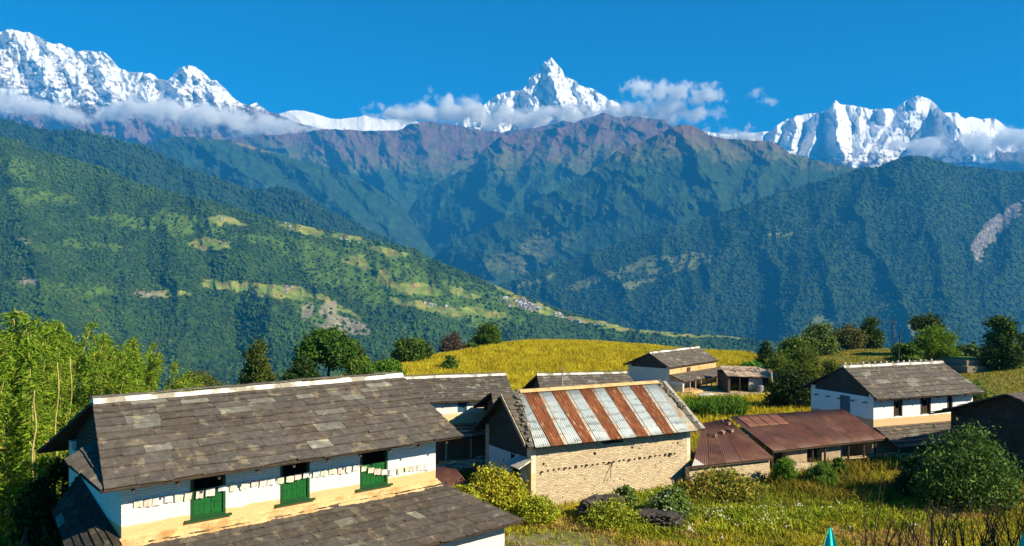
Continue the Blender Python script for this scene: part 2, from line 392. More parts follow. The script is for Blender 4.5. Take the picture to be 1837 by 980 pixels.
# valley floor with the pale river bar
vv = [P(820, 512, 6300), P(1050, 512, 6300), P(1050, 488, 7300), P(820, 488, 7300)]
def riv(PX, PY, d, R):
    m = sstep(0.25, 0.45, patches(PX, PY, [(905, 499, 26, 2.6, -.05), (925, 496, 24, 2, -.1)], 3, 3))
    return mixc((0.05, 0.085, 0.035), (0.42, 0.42, 0.38), m)
build_range('valley_floor', [(800, 492), (870, 493), (940, 491), (1000, 488), (1080, 486)], 520, 7000.0, 6.0, [], [], riv, MT, jit=0.5, seed=3, step=2, back=10)

# --- dark ridge behind the near left hillside
L2 = [(-160, 170), (-60, 195), (0, 212), (40, 223), (70, 231), (95, 236), (120, 233), (145, 235), (180, 243), (220, 254), (262, 266), (300, 285), (340, 303), (380, 318), (420, 330), (452, 341), (475, 340), (495, 336), (515, 339), (540, 350), (570, 366), (600, 383), (640, 402), (690, 426), (730, 446), (780, 470), (840, 500), (900, 525)]
l2 = build_range('forested_hill', L2, lambda x: np.interp(x, [-160, 900], [400, 540]), 5000.0, 1.1, [([(120, 233), (200, 290), (300, 350)], 40, 26), ([(495, 336), (540, 370), (600, 410)], 30, 20), ([(262, 266), (330, 320), (380, 350)], 26, 18)],
                 [(0.28, 60, 5, 'r')], lambda PX, PY, d, R: np.broadcast_to(np.array((0.025, 0.055, 0.017)), PX.shape + (3,)), MTF, jit=2, jw=20, seed=71, step=3)

# --- near left hillside with fields
L1 = [(-160, 215), (-60, 232), (0, 245), (30, 252), (62, 268), (100, 276), (130, 285), (180, 300), (230, 322), (260, 333), (300, 342), (350, 356), (400, 366), (440, 378), (480, 390), (520, 400), (560, 408), (600, 416), (640, 424), (680, 433), (720, 443), (745, 446), (765, 462), (800, 474), (840, 490), (870, 503), (900, 517), (940, 532), (980, 545), (1020, 560), (1060, 571), (1100, 580), (1130, 590), (1200, 596), (1250, 600), (1300, 603), (1360, 610), (1430, 618), (1600, 625), (1750, 632)]
L1_SP = [([(100, 276), (170, 370), (230, 450), (300, 560), (330, 650)], 90, -60), ([(350, 356), (400, 440), (470, 520), (560, 640)], 90, 60), ([(560, 408), (600, 470), (650, 540), (690, 620)], 60, -40), ([(740, 446), (760, 500), (720, 560), (700, 620)], 46, -34),
         ([(0, 245), (30, 350), (60, 450), (90, 560)], 80, 60), ([(230, 322), (300, 400), (330, 480)], 50, 36), ([(800, 474), (860, 530), (960, 590)], 50, 30), ([(680, 433), (700, 480), (740, 540), (800, 600)], 46, 34), ([(450, 500), (420, 560), (430, 640)], 50, -40)]
FIELDS = [(400, 396, 40, 9, .1), (545, 412, 46, 11, .3), (375, 438, 40, 11, .1), (300, 527, 40, 6, 0), (440, 514, 95, 10, .05), (505, 524, 52, 14, .1), (600, 548, 50, 6, .5),
          (750, 520, 50, 10, .15), (775, 553, 80, 8, .2), (700, 452, 40, 7, .2), (640, 470, 20, 14, .2), (870, 562, 50, 7, .2), (960, 552, 70, 8, .28), (1060, 577, 70, 3.5, .2), (1140, 592, 70, 4, .08), (1270, 602, 90, 2.6, .05),
          (912, 524, 40, 5, .45), (690, 500, 22, 14, .5), (1185, 592, 25, 4, 0), (620, 425, 30, 5, .2), (830, 525, 30, 8, .3)]
GREENF = [(70, 352, 66, 15, .1), (235, 398, 70, 12, .1), (60, 515, 60, 12, .1), (150, 524, 60, 10, 0), (330, 405, 70, 22, .1), (620, 480, 80, 40, .2), (480, 430, 60, 12, .1), (690, 500, 90, 50, .2), (160, 440, 60, 10, .1), (560, 455, 60, 25, .2), (20, 300, 60, 20, .2), (570, 560, 50, 24, .4), (840, 545, 110, 34, .25)]
BARE = [(640, 588, 30, 12, .2), (36, 433, 20, 6, 0), (56, 505, 18, 6, 0), (610, 583, 40, 16, 0), (265, 528, 30, 6, 0), (590, 560, 16, 22, .2), (550, 560, 10, 20, .2)]
def l1masks(PX, PY):
    nz = fbm(PX / 14, PY / 9, 4, 77) * .28
    return patches(PX, PY, FIELDS, 2, 16) + nz, patches(PX, PY, GREENF, 5, 26) + nz, patches(PX, PY, BARE, 6, 12) + nz
def l1col(PX, PY, d, R):
    f, g, b = l1masks(PX, PY)
    n = fbm(PX / 25, PY / 12, 4, 81); ter = fbm(PX / 40, PY / 1.9, 2, 83)
    c = np.broadcast_to(GREEN * 0.8, PX.shape + (3,))
    c = mixc(c, (0.085, 0.145, 0.018), sstep(0.1, 0.4, g))
    fc = mixc((0.27, 0.26, 0.05), (0.15, 0.22, 0.035), sstep(-.25, .25, n)); fc = mixc(fc, (0.30, 0.19, 0.09), sstep(0.1, 0.5, fbm(PX / 18, PY / 8, 3, 91)))
    fc = fc * (1 + 0.38 * ter)[..., None]
    c = mixc(c, fc, sstep(0.22, 0.36, f))
    c = mixc(c, (0.30, 0.25, 0.17), sstep(0.2, 0.4, b) * 0.8)
    return c
l1 = build_range('near_hillside', L1, lambda x: np.interp(x, [-160, 200, 700, 1000, 1750], [800, 780, 720, 690, 680]), 3300.0, lambda PX, PY: 1.55, L1_SP,
                 [(0.22, 120, 5, 'r'), (0.16, 30, 4, 'r')], l1col, MTF, jit=1.5, jw=22, seed=75, step=2, Yr2=2500)

# --- big dark hill on the right
L5 = [(860, 530), (890, 514), (905, 506), (925, 502), (950, 492), (1000, 474), (1050, 457), (1090, 443), (1125, 430), (1165, 418), (1200, 407), (1250, 394), (1290, 383), (1330, 370), (1375, 353), (1400, 343), (1440, 333), (1480, 323), (1510, 314), (1535, 305), (1552, 300), (1575, 300), (1590, 293), (1612, 284), (1628, 280), (1645, 279), (1662, 282), (1685, 289), (1715, 297), (1745, 299), (1775, 303), (1800, 307), (1837, 308), (1900, 316), (2000, 330)]
L5_SP = [([(1640, 279), (1560, 360), (1500, 440), (1450, 520), (1430, 620)], 90, 64), ([(1640, 279), (1690, 360), (1700, 460), (1720, 560), (1730, 640)], 80, 60), ([(1400, 343), (1330, 420), (1260, 500), (1230, 590)], 70, 52),
         ([(1200, 407), (1150, 460), (1110, 530), (1090, 590)], 60, 40), ([(1560, 300), (1480, 400), (1380, 480), (1340, 580)], 56, -40), ([(1837, 308), (1830, 400), (1800, 480), (1790, 600)], 60, 46), ([(1760, 300), (1770, 380), (1750, 470)], 46, -36), ([(1480, 323), (1400, 400), (1330, 460), (1290, 560)], 40, 30)]
def l5masks(PX, PY):
    nz = fbm(PX / 12, PY / 9, 4, 97) * .3
    fl = patches(PX, PY, [(1215, 478, 70, 11, -.2), (1230, 462, 50, 7, -.1), (1160, 470, 40, 9, -.2), (1110, 490, 50, 10, -.3), (1060, 505, 40, 9, -.3), (1140, 510, 50, 6, -.2), (1400, 420, 30, 5, 0), (1605, 560, 26, 16, .5), (1480, 575, 26, 10, 0), (1640, 590, 30, 14, .2), (960, 505, 40, 5, -.3)], 12, 16) + nz
    ls = patches(PX, PY, [(1795, 400, 54, 15, -.75), (1762, 432, 22, 11, -.9), (1815, 382, 18, 10, -.8), (1757, 458, 5, 14, 0)], 14, 14) + nz * .6
    return fl, ls
def l5col(PX, PY, d, R):
    fl, ls = l5masks(PX, PY)
    c = np.broadcast_to(DGREEN * 1.0, PX.shape + (3,))
    c = mixc(c, (0.13, 0.15, 0.05), sstep(0.15, 0.45, fl))
    sp = fbm(PX / 4, PY / 4, 3, 101)
    c = mixc(c, mixc((0.14, 0.125, 0.11), (0.38, 0.34, 0.30), sstep(-.1, .4, sp)), sstep(0.12, 0.3, ls))
    return c
l5 = build_range('forested_hill', L5, lambda x: np.interp(x, [860, 1100, 2000], [560, 625, 700]), 5600.0, 1.25, [(p, w * 1.2, h * .65) for p, w, h in L5_SP], [(0.24, 100, 5, 'r'), (0.16, 26, 4, 'r')], l5col, MTF, jit=1.5, jw=24, seed=103, step=2)

def fcol(a, b, c3=None, w=0.5):
    a, b = np.array(a), np.array(b)
    def f(pos, patch, r):
        t = np.clip(0.45 + patch * 1.5 + (r.random(len(pos)) - .5) * w, 0, 1)[:, None]
        c = a * (1 - t) + b * t
        if c3 is not None:
            m = (r.random(len(pos)) < 0.015)[:, None]; c = np.where(m, np.array(c3), c)
        return c
    return f
def d1(PX, PY):
    f, g, b = l1masks(PX, PY)
    return (1 - sstep(0.2, 0.3, f) * 0.96) * (1 - sstep(0.15, 0.4, g) * 0.6) * (1 - sstep(.15, .35, b) * .7)
forest('hillside_forest', l1, 9.5, 4.9, d1, fcol((0.018, 0.046, 0.012), (0.062, 0.118, 0.016), (0.11, 0.12, 0.03)), M_FOREST, 'dense broadleaved forest covering the near left hillside', 3, .85)
forest('ridge_forest', l2, 20, 10, lambda x, y: np.ones(x.shape), fcol((0.02, 0.045, 0.014), (0.035, 0.07, 0.02)), M_FOREST, 'dark forest on the long ridge behind the left hillside', 4, 1.3)
def d5(PX, PY):
    fl, ls = l5masks(PX, PY); return (1 - sstep(0.1, 0.4, fl) * .7) * (1 - sstep(.1, .25, ls) * .98)
forest('hill_forest', l5, 17, 8.0, d5, fcol((0.020, 0.048, 0.016), (0.042, 0.08, 0.024), (0.09, 0.08, 0.04)), M_FOREST, 'dark blue green forest over the big hill on the right', 5, .9)

# --- haze: one closed box of even air round the camera and everything up to the middle mountains
def box_verts(x0, x1, y0, y1, z0, z1):
    v = np.array([(x, y, z) for z in (z0, z1) for y in (y0, y1) for x in (x0, x1)], float)
    f = np.array([(0, 2, 3, 1), (4, 5, 7, 6), (0, 1, 5, 4), (2, 6, 7, 3), (0, 4, 6, 2), (1, 3, 7, 5)])
    return v, f
hm = bpy.data.materials.new('haze_air'); hm.use_nodes = True
nt = hm.node_tree
for n in list(nt.nodes): nt.nodes.remove(n)
ho = nt.nodes.new('ShaderNodeOutputMaterial'); pv = nt.nodes.new('ShaderNodeVolumePrincipled')
pv.inputs['Color'].default_value = (0.04, 0.43, 1.0, 1)
pv.inputs['Density'].default_value = HAZE_DENSITY
pv.inputs['Anisotropy'].default_value = 0.0
nt.links.new(pv.outputs[0], ho.inputs['Volume'])
hv, hf = box_verts(-9500, 9500, -400, 11200, -2600, 2600)
hz = np_mesh('haze', hv, hf, hm); tag(hz, 'blue air haze filling the valley', 'haze', None, 'stuff')

# --- clouds: soft volumes hanging along the snow peaks
def cloud_mat(name, scale, dens, thr, seed, sx, sy, sz, pts):
    m = bpy.data.materials.new(name); m.use_nodes = True
    nt = m.node_tree
    for n in list(nt.nodes): nt.nodes.remove(n)
    out = nt.nodes.new('ShaderNodeOutputMaterial'); v = nt.nodes.new('ShaderNodeVolumePrincipled')
    v.inputs['Color'].default_value = (1, 1, 1, 1); v.inputs['Anisotropy'].default_value = -0.25
    tc = N(nt, 'ShaderNodeTexCoord')
    sep = N(nt, 'ShaderNodeVectorMath', operation='SCALE'); sep.inputs['Scale'].default_value = scale
    no = N(nt, 'ShaderNodeTexNoise'); no.noise_dimensions = '3D'; no.inputs['Scale'].default_value = scale; no.inputs['Detail'].default_value = 5; no.inputs['Roughness'].default_value = 0.6
    off = N(nt, 'ShaderNodeVectorMath', operation='ADD'); off.inputs[1].default_value = (seed * 3100.0, 0, seed * 777.0)
    nt.links.new(tc.outputs['Object'], off.inputs[0]); nt.links.new(off.outputs[0], no.inputs['Vector'])
    # ellipsoid falloffs
    prev = None
    for (cx, cy, cz, rx, ry, rz) in pts:
        mp = N(nt, 'ShaderNodeMapping', vector_type='POINT')
        mp.inputs['Scale'].default_value = (1 / rx, 1 / ry, 1 / rz)
        mp.inputs['Location'].default_value = (-cx / rx, -cy / ry, -cz / rz)
        nt.links.new(tc.outputs['Object'], mp.inputs[0])
        ln = N(nt, 'ShaderNodeVectorMath', operation='LENGTH'); nt.links.new(mp.outputs[0], ln.inputs[0])
        if prev is None: prev = ln.outputs['Value']
        else:
            mn = N(nt, 'ShaderNodeMath', operation='MINIMUM'); nt.links.new(prev, mn.inputs[0]); nt.links.new(ln.outputs['Value'], mn.inputs[1]); prev = mn.outputs[0]
    inv = N(nt, 'ShaderNodeMath', operation='SUBTRACT'); inv.inputs[0].default_value = 1.0; nt.links.new(prev, inv.inputs[1])
    sc = N(nt, 'ShaderNodeMath', operation='MULTIPLY'); sc.inputs[1].default_value = 0.9; nt.links.new(inv.outputs[0], sc.inputs[0])
    n2 = N(nt, 'ShaderNodeMath', operation='MULTIPLY_ADD'); n2.inputs[1].default_value = 4.4; n2.inputs[2].default_value = -2.2 - thr
    nt.links.new(no.outputs[0], n2.inputs[0])
    ad = N(nt, 'ShaderNodeMath', operation='ADD'); nt.links.new(n2.outputs[0], ad.inputs[0]); nt.links.new(sc.outputs[0], ad.inputs[1])
    mr = N(nt, 'ShaderNodeMapRange'); mr.inputs[1].default_value = 0.0; mr.inputs[2].default_value = 0.45; mr.inputs[3].default_value = 0.0; mr.inputs[4].default_value = dens
    nt.links.new(ad.outputs[0], mr.inputs[0]); nt.links.new(mr.outputs[0], v.inputs['Density']); nt.links.new(v.outputs[0], out.inputs['Volume'])
    return m
def cloud(label, x0, y0, x1, y1, Y, depth, blobs, dens=0.010, thr=0.22, seed=0, scale=0.0042, step=None):
    """box from pixel (x0,y0) to (x1,y1) at distance Y; blobs in pixels (cx,cy,rx,ry)"""
    c = P((x0 + x1) / 2, (y0 + y1) / 2, Y); k = Y / F
    hx, hz_ = (x1 - x0) / 2 * k, (y1 - y0) / 2 * k
    pts = []
    for (bx, by, rx, ry) in blobs:
        pts.append(((bx - (x0 + x1) / 2) * k, 0, -(by - (y0 + y1) / 2) * k, rx * k, depth * 0.5, ry * k))
    m = cloud_mat('cloud_vapour', scale, dens, thr, seed, hx, depth, hz_, pts)
    try: m.volume_intersection_method = 'ACCURATE'
    except Exception: pass
    v, f = box_verts(-hx, hx, -depth / 2, depth / 2, -hz_, hz_)
    o = np_mesh('cloud', v, f, m); o.location = c
    tag(o, label, 'cloud', 'clouds along the snow peaks', 'stuff')
    return o
CY = 12000.0
cloud('long cloud bank lying across the foot of the left snow massif', -80, 145, 600, 270, CY, 900,
      [(-10, 178, 60, 20), (60, 190, 60, 18), (130, 208, 50, 14), (190, 205, 60, 12), (250, 192, 60, 16), (310, 202, 70, 22), (370, 212, 80, 24), (440, 222, 70, 22), (500, 228, 60, 18)], seed=1)
cloud('puffy cloud bank round the foot of the pointed peak', 650, 160, 1310, 255, CY, 900,
      [(710, 203, 50, 9), (760, 207, 50, 20), (805, 198, 50, 26), (850, 204, 50, 20), (905, 214, 60, 18), (960, 212, 60, 18), (1020, 209, 60, 16), (1080, 204, 50, 16), (1130, 203, 60, 22), (1190, 200, 60, 24), (1250, 206, 46, 14)], seed=2, dens=0.012)
cloud('small puffy cloud floating in the sky right of the pointed peak', 1100, 130, 1310, 200, CY - 300, 500, [(1150, 157, 40, 13), (1200, 165, 60, 18), (1262, 168, 36, 18)], seed=3, dens=0.014, scale=0.006)
cloud('tiny faint cloud wisp alone in the blue sky left of the right massif', 1325, 145, 1405, 200, CY - 300, 300, [(1355, 165, 18, 9), (1380, 182, 16, 10)], seed=4, dens=0.006, scale=0.008)
cloud('low bright cloud on the skyline left of the right massif', 1240, 222, 1370, 265, CY - 200, 500, [(1300, 243, 56, 12), (1340, 246, 40, 8)], seed=5, dens=0.014, scale=0.006)
cloud('flat cloud band in front of the right snow massif', 1560, 220, 1960, 300, CY - 200, 700,
      [(1620, 262, 46, 12), (1680, 264, 70, 16), (1750, 256, 70, 18), (1820, 250, 90, 20), (1900, 250, 60, 20)], seed=6, dens=0.012)

# ------------------------------------------------------------------ tiny houses of the far villages on the hillside
def surf_at(rg, px, py):
    j, i = np.unravel_index(np.argmin((rg['PX'] - px) ** 2 + (rg['PY'] - py) ** 2), rg['PX'].shape)
    return Vector(rg['V'][j, i])

def flat_mat(name, col, rough=0.8, spec=0.2, metal=0.0):
    m, nt, b = new_mat(name)
    b.inputs['Base Color'].default_value = (*col, 1); b.inputs['Roughness'].default_value = rough
    b.inputs['Specular IOR Level'].default_value = spec; b.inputs['Metallic'].default_value = metal
    return m
M_FW = flat_mat('far_whitewash', (0.5, 0.48, 0.45)); M_FR = [flat_mat('far_tin', (0.55, 0.62, 0.70)), flat_mat('far_slate', (0.22, 0.21, 0.20)), flat_mat('far_rust', (0.35, 0.15, 0.10))]
def hill_house_mesh(k):
    v = [(-4, -3, -2), (4, -3, -2), (4, 3, -2), (-4, 3, -2), (-4, -3, 4), (4, -3, 4), (4, 3, 4), (-4, 3, 4), (-4.8, -3.8, 3.8), (4.8, -3.8, 3.8), (4.8, 3.8, 3.8), (-4.8, 3.8, 3.8), (-4.8, 0, 6.2), (4.8, 0, 6.2)]
    f = [(0, 1, 5, 4), (1, 2, 6, 5), (2, 3, 7, 6), (3, 0, 4, 7), (8, 9, 13, 12), (10, 11, 12, 13), (8, 12, 11), (9, 10, 13)]
    me = bpy.data.meshes.new('hill_house'); me.from_pydata(v, [], f); me.materials.append(M_FW); me.materials.append(M_FR[k])
    for p in me.polygons: p.material_index = 1 if p.index in (4, 5) else 0
    return me
HHM = [hill_house_mesh(k) for k in range(3)]
def hill_cluster(n, cx, cy, sx, sy, rot, label, group, big=1.0, seed=0, probs=(.4, .35, .25)):
    r = random.Random(seed)
    for i in range(n):
        a, b = r.gauss(0, .5) * sx, r.gauss(0, .5) * sy
        px, py = cx + a * math.cos(rot) - b * math.sin(rot), cy + a * math.sin(rot) + b * math.cos(rot)
        k = r.choices((0, 1, 2), probs)[0]
        o = bpy.data.objects.new('hill_house', HHM[k]); link(o)
        o.location = surf_at(l1, px, py) + Vector((0, 0, 0.5)); o.rotation_euler = (0, 0, r.uniform(-.7, .7)); s = big * r.uniform(.7, 1.25); o.scale = (s, s, s)
        tag(o, label, 'house', group)
hill_cluster(46, 944, 549, 24, 8, .25, 'tiny white house packed into the far village on the sloping ridge of the left hillside', 'houses of the far village', 1.0, 1)
hill_cluster(10, 905, 541, 24, 7, .25, 'tiny scattered house just uphill of the packed far village', 'houses above the far village', .9, 2)
hill_cluster(14, 1010, 570, 32, 3, .26, 'tiny house strung along the descending ridge below the packed far village', 'houses along the far ridge', 1.05, 3)
hill_cluster(4, 1078, 584, 12, 1.5, .1, 'tiny house at the low right end of the far ridge', 'houses at the end of the far ridge', .9, 4, (.2, .2, .6))
hill_cluster(8, 775, 549, 24, 6, .1, 'tiny farmhouse among the terraced fields left of the packed far village', 'farmhouses on the middle terraces', .9, 5)
hill_cluster(9, 517, 520, 17, 6, .2, 'tiny white farmhouse on the bright terraces in the middle of the left hillside', 'farmhouses on the bright terraces', 1.0, 6)
hill_cluster(4, 398, 392, 20, 5, 0, 'tiny farmhouse in the high clearing of the left hillside', 'farmhouses in the high clearing', .8, 7)
hill_cluster(3, 520, 402, 14, 3, .2, 'tiny farmhouse in the small clearing near the top of the left hillside', 'farmhouses near the hill top', .8, 8)
hill_cluster(5, 640, 436, 26, 4, .2, 'tiny farmhouse in the forest below the skyline of the left hillside', 'farmhouses below the skyline', .8, 9)

# ------------------------------------------------------------------ the village ground
GS = [  # px, py, Y
    (953, 912, 38), (1238, 872, 42.5), (1000, 972, 33), (1300, 862, 44), (1500, 838, 47), (1400, 980, 33), (1250, 930, 37), (1620, 826, 51), (1285, 712, 83), (1250, 722, 74), (1130, 740, 66),
    (900, 700, 80), (1000, 652, 100), (1000, 615, 122), (930, 619, 122), (1100, 620, 122), (1200, 628, 120), (800, 668, 92), (700, 678, 90), (760, 648, 108), (830, 630, 118), (1400, 656, 112), (1330, 672, 98), (1560, 655, 98), (1560, 622, 118), (1480, 640, 110),
    (1750, 668, 88), (1837, 650, 100), (1790, 700, 74), (1700, 640, 108), (1837, 640, 116), (600, 690, 84), (500, 702, 80), (420, 712, 76), (640, 672, 100), (1450, 735, 64), (1380, 760, 62), (1650, 890, 40), (1837, 900, 38), (1740, 860, 44), (1837, 800, 52), (1837, 740, 64)]
gp = [((px - CX) / F * Y, Y, (HY - py) / F * Y) for px, py, Y in GS]
gp += [(-10, 20, -10), (-2, 27, -10.1), (-14, 30, -10.6), (-20, 30, -11.5), (-28, 30, -14), (-22, 20, -12.5), (-30, 50, -17), (-16, 45, -11.6), (-5, 40, -10.3), (-24, 70, -12.5), (-40, 80, -20), (-60, 60, -28), (-5, 60, -10.0), (-12, 12, -9.5), (-40, 20, -20),
       (2, 16, -6.5), (6, 16, -5.55), (11, 16.5, -5.35), (17, 17, -5.4), (8, 21, -7.6), (15, 22, -8.0), (5, 8, -5.0), (12, 10, -4.8), (0, 5, -3.6), (20, 12, -5.5), (21, 23, -8.6), (40, 30, -9.6), (30, 14, -7.5), (12, 27, -9.8), (4, 24, -9.9), (50, 60, -9.2), (60, 90, -7.5), (80, 60, -8), (70, 110, -6), (5, 128, -9), (45, 125, -10), (-20, 120, -16), (80, 130, -9)]
gp = np.array(gp)
def _k(r2): return 0.5 * r2 * np.log(r2 + 1e-9)
_A = gp[:, :2]; _K = _k(((_A[:, None] - _A[None]) ** 2).sum(-1)) + np.eye(len(_A)) * 60.0
_Pm = np.hstack([np.ones((len(_A), 1)), _A]); _M = np.block([[_K, _Pm], [_Pm.T, np.zeros((3, 3))]])
_W = np.linalg.solve(_M, np.concatenate([gp[:, 2], np.zeros(3)]))
def ground_z(x, y):
    x = np.asarray(x, float); y = np.asarray(y, float); sh = x.shape
    xc = np.clip(x, -45, 85).ravel(); yc = np.clip(y, 3, 126).ravel()
    out = np.empty(xc.size)
    for i in range(0, xc.size, 40000):
        q = np.stack([xc[i:i + 40000], yc[i:i + 40000]], -1)
        out[i:i + 40000] = _k(((q[:, None] - _A[None]) ** 2).sum(-1)) @ _W[:-3] + _W[-3] + q @ _W[-2:]
    out = out.reshape(sh)
    dist = np.hypot(np.maximum(0, -45 - x) + np.maximum(0, x - 85), np.maximum(0, y - 126) + np.maximum(0, 3 - y) * 0)
    out = out + 0.07 * fbm(x / 1.7, y / 1.7, 4, 3) + 0.25 * fbm(x / 9, y / 9, 3, 5) - 0.62 * dist
    return np.maximum(out, -330.0)
def gz(x, y): return float(ground_z(np.array([x]), np.array([y]))[0])
def at_ground(px, Y):
    x = (px - CX) / F * Y; return Vector((x, Y, gz(x, Y)))

gx = np.concatenate([-np.geomspace(2600, 47, 26), np.arange(-45, 86, 0.4), np.geomspace(87, 2600, 26)])
gy = np.concatenate([np.linspace(-390, 2, 14), np.arange(3, 60, 0.33), np.arange(60, 127, 0.5), np.geomspace(128, 2600, 34)])
GXX, GYY = np.meshgrid(gx, gy)
GZZ = ground_z(GXX, GYY)
PXg = CX + F * GXX / np.maximum(GYY, 1); PYg = HY - F * GZZ / np.maximum(GYY, 1)
def ground_kind(x, y, z=None):
    """field (ripe millet), dirt, path masks in metres"""
    z = ground_z(x, y) if z is None else z
    n = fbm(x / 6, y / 6, 4, 21); px = CX + F * x / np.maximum(y, 1)
    field = sstep(56, 62, y + 2.5 * n) * sstep(-26, -20, x) * (1 - sstep(32, 36, x + n)) * (1 - sstep(76, 71, y + n) * sstep(12, 16, x) * (1 - sstep(26, 30, x)) * .0)
    dirt = sstep(0.35, .7, np.exp(-(((x - 1.0) / 3.6) ** 2 + ((y - 32.5) / 3.0) ** 2)) + n * .5)
    yard = sstep(.3, .6, np.exp(-(((x - 21) / 6) ** 2 + ((y - 82) / 5) ** 2)) + n * .2)
    path = sstep(.35, .65, np.exp(-((y - (96 + (x - 58) * .35)) / 3.2) ** 2) * sstep(50, 56, x) + n * .3)
    path = np.maximum(path, sstep(.4, .7, np.exp(-(((x - 59) / 4) ** 2 + ((y - 106) / 3.5) ** 2)) + n * .3))
    return field, dirt, yard, path
fld, drt, yrd, pth = ground_kind(GXX, GYY, GZZ)
n1 = fbm(GXX / 3.1, GYY / 3.1, 5, 31); n2 = fbm(GXX / 0.9, GYY / 0.9, 4, 32)
gc = mixc((0.13, 0.14, 0.025), (0.22, 0.19, 0.04), sstep(-.3, .4, n1 + n2 * .5))
gc = mixc(gc, (0.30, 0.20, 0.075), sstep(.25, .6, fbm(GXX / 4, GYY / 4, 3, 36) + n2 * .4) * (GYY < 60))
gc = mixc(gc, (0.34, 0.27, 0.035), fld)
gc = mixc(gc, (0.22, 0.18, 0.12), drt * sstep(-.3, .4, n2)); gc = mixc(gc, (0.45, 0.33, 0.20), yrd); gc = mixc(gc, (0.50, 0.40, 0.27), pth)
gc = mixc(gc, (0.05, 0.09, 0.02), sstep(127, 140, GYY) * np.ones_like(n1)); gc = mixc(gc, (0.05, 0.08, 0.02), sstep(-16, -22, GXX + n1 * 3) if False else (1 - sstep(-22, -16, GXX + n1 * 3)))
M_GROUND = terrain_mat('village_ground', 0.3, 1.5, 0.95, bump=0.6, bscale=4.0)
idx = np.arange(GXX.size).reshape(GXX.shape)
fc = np.stack([idx[:-1, :-1], idx[:-1, 1:], idx[1:, 1:], idx[1:, :-1]], -1).reshape(-1, 4)
g = np_mesh('ground', np.stack([GXX, GYY, GZZ], -1).reshape(-1, 3), fc, M_GROUND, gc.reshape(-1, 3), smooth=True)
g['kind'] = 'structure'

# ------------------------------------------------------------------ mesh builder for houses and objects
class MB:
    def __init__(s): s.v = []; s.f = []; s.c = []
    def poly(s, pts, faces, col=(1, 1, 1)):
        b = len(s.v); s.v += [tuple(p) for p in pts]; s.c += [col] * len(pts); s.f += [tuple(b + i for i in f) for f in faces]
    def box(s, x0, x1, y0, y1, z0, z1, col=(1, 1, 1), M=None):
        p = [Vector((x, y, z)) for z in (z0, z1) for y in (y0, y1) for x in (x0, x1)]
        if M is not None: p = [M @ q for q in p]
        s.poly(p, [(0, 2, 3, 1), (4, 5, 7, 6), (0, 1, 5, 4), (2, 6, 7, 3), (0, 4, 6, 2), (1, 3, 7, 5)], col)
    def prism(s, poly, a, b, axis='x', col=(1, 1, 1)):
        n = len(poly)
        def mk(p, t): return (t, p[0], p[1]) if axis == 'x' else ((p[0], t, p[1]) if axis == 'y' else (p[0], p[1], t))
        pts = [mk(p, a) for p in poly] + [mk(p, b) for p in poly]
        s.poly(pts, [tuple(range(n))[::-1], tuple(range(n, 2 * n))] + [(i, (i + 1) % n, n + (i + 1) % n, n + i) for i in range(n)], col)
    def slab(s, q, th, col=(1, 1, 1)):
        """q: four top corners, thickened downwards"""
        q = [Vector(p) for p in q]; n = (q[1] - q[0]).cross(q[3] - q[0])
        if n.z < 0: n = -n
        n.normalize(); lo = [p - n * th for p in q]
        s.poly(q + lo, [(0, 1, 2, 3), (7, 6, 5, 4), (0, 4, 5, 1), (1, 5, 6, 2), (2, 6, 7, 3), (3, 7, 4, 0)], col)
    def tube(s, pts, radii, n=6, col=(1, 1, 1)):
        pts = [Vector(p) for p in pts]; b = len(s.v)
        for i, p in enumerate(pts):
            d = (pts[min(i + 1, len(pts) - 1)] - pts[max(i - 1, 0)]).normalized()
            a = d.cross(Vector((0.3, 1, 0.1))).normalized(); c = d.cross(a)
            r = radii[i] if hasattr(radii, '__len__') else radii
            for k in range(n):
                t = 2 * math.pi * k / n; s.v.append(tuple(p + a * math.cos(t) * r + c * math.sin(t) * r)); s.c.append(col)
        for i in range(len(pts) - 1):
            for k in range(n): s.f.append((b + i * n + k, b + i * n + (k + 1) % n, b + (i + 1) * n + (k + 1) % n, b + (i + 1) * n + k))
        s.f.append(tuple(b + k for k in range(n))[::-1]); s.f.append(tuple(b + (len(pts) - 1) * n + k for k in range(n)))
    def build(s, name, mat, parent=None, smooth=False, recalc=True):
        me = bpy.data.meshes.new(name); me.from_pydata(s.v, [], s.f); me.materials.append(mat)
        a = me.color_attributes.new('col', 'FLOAT_COLOR', 'POINT')
        c = np.ones((len(s.v), 4), dtype=np.float32); c[:, :3] = np.array(s.c); a.data.foreach_set('color', c.ravel())
        if smooth: me.polygons.foreach_set('use_smooth', [True] * len(me.polygons))
        o = bpy.data.objects.new(name, me); link(o, parent)
        if recalc:
            import bmesh
            bm = bmesh.new(); bm.from_mesh(me); bmesh.ops.recalc_face_normals(bm, faces=bm.faces); bm.to_mesh(me); bm.free()
        return o

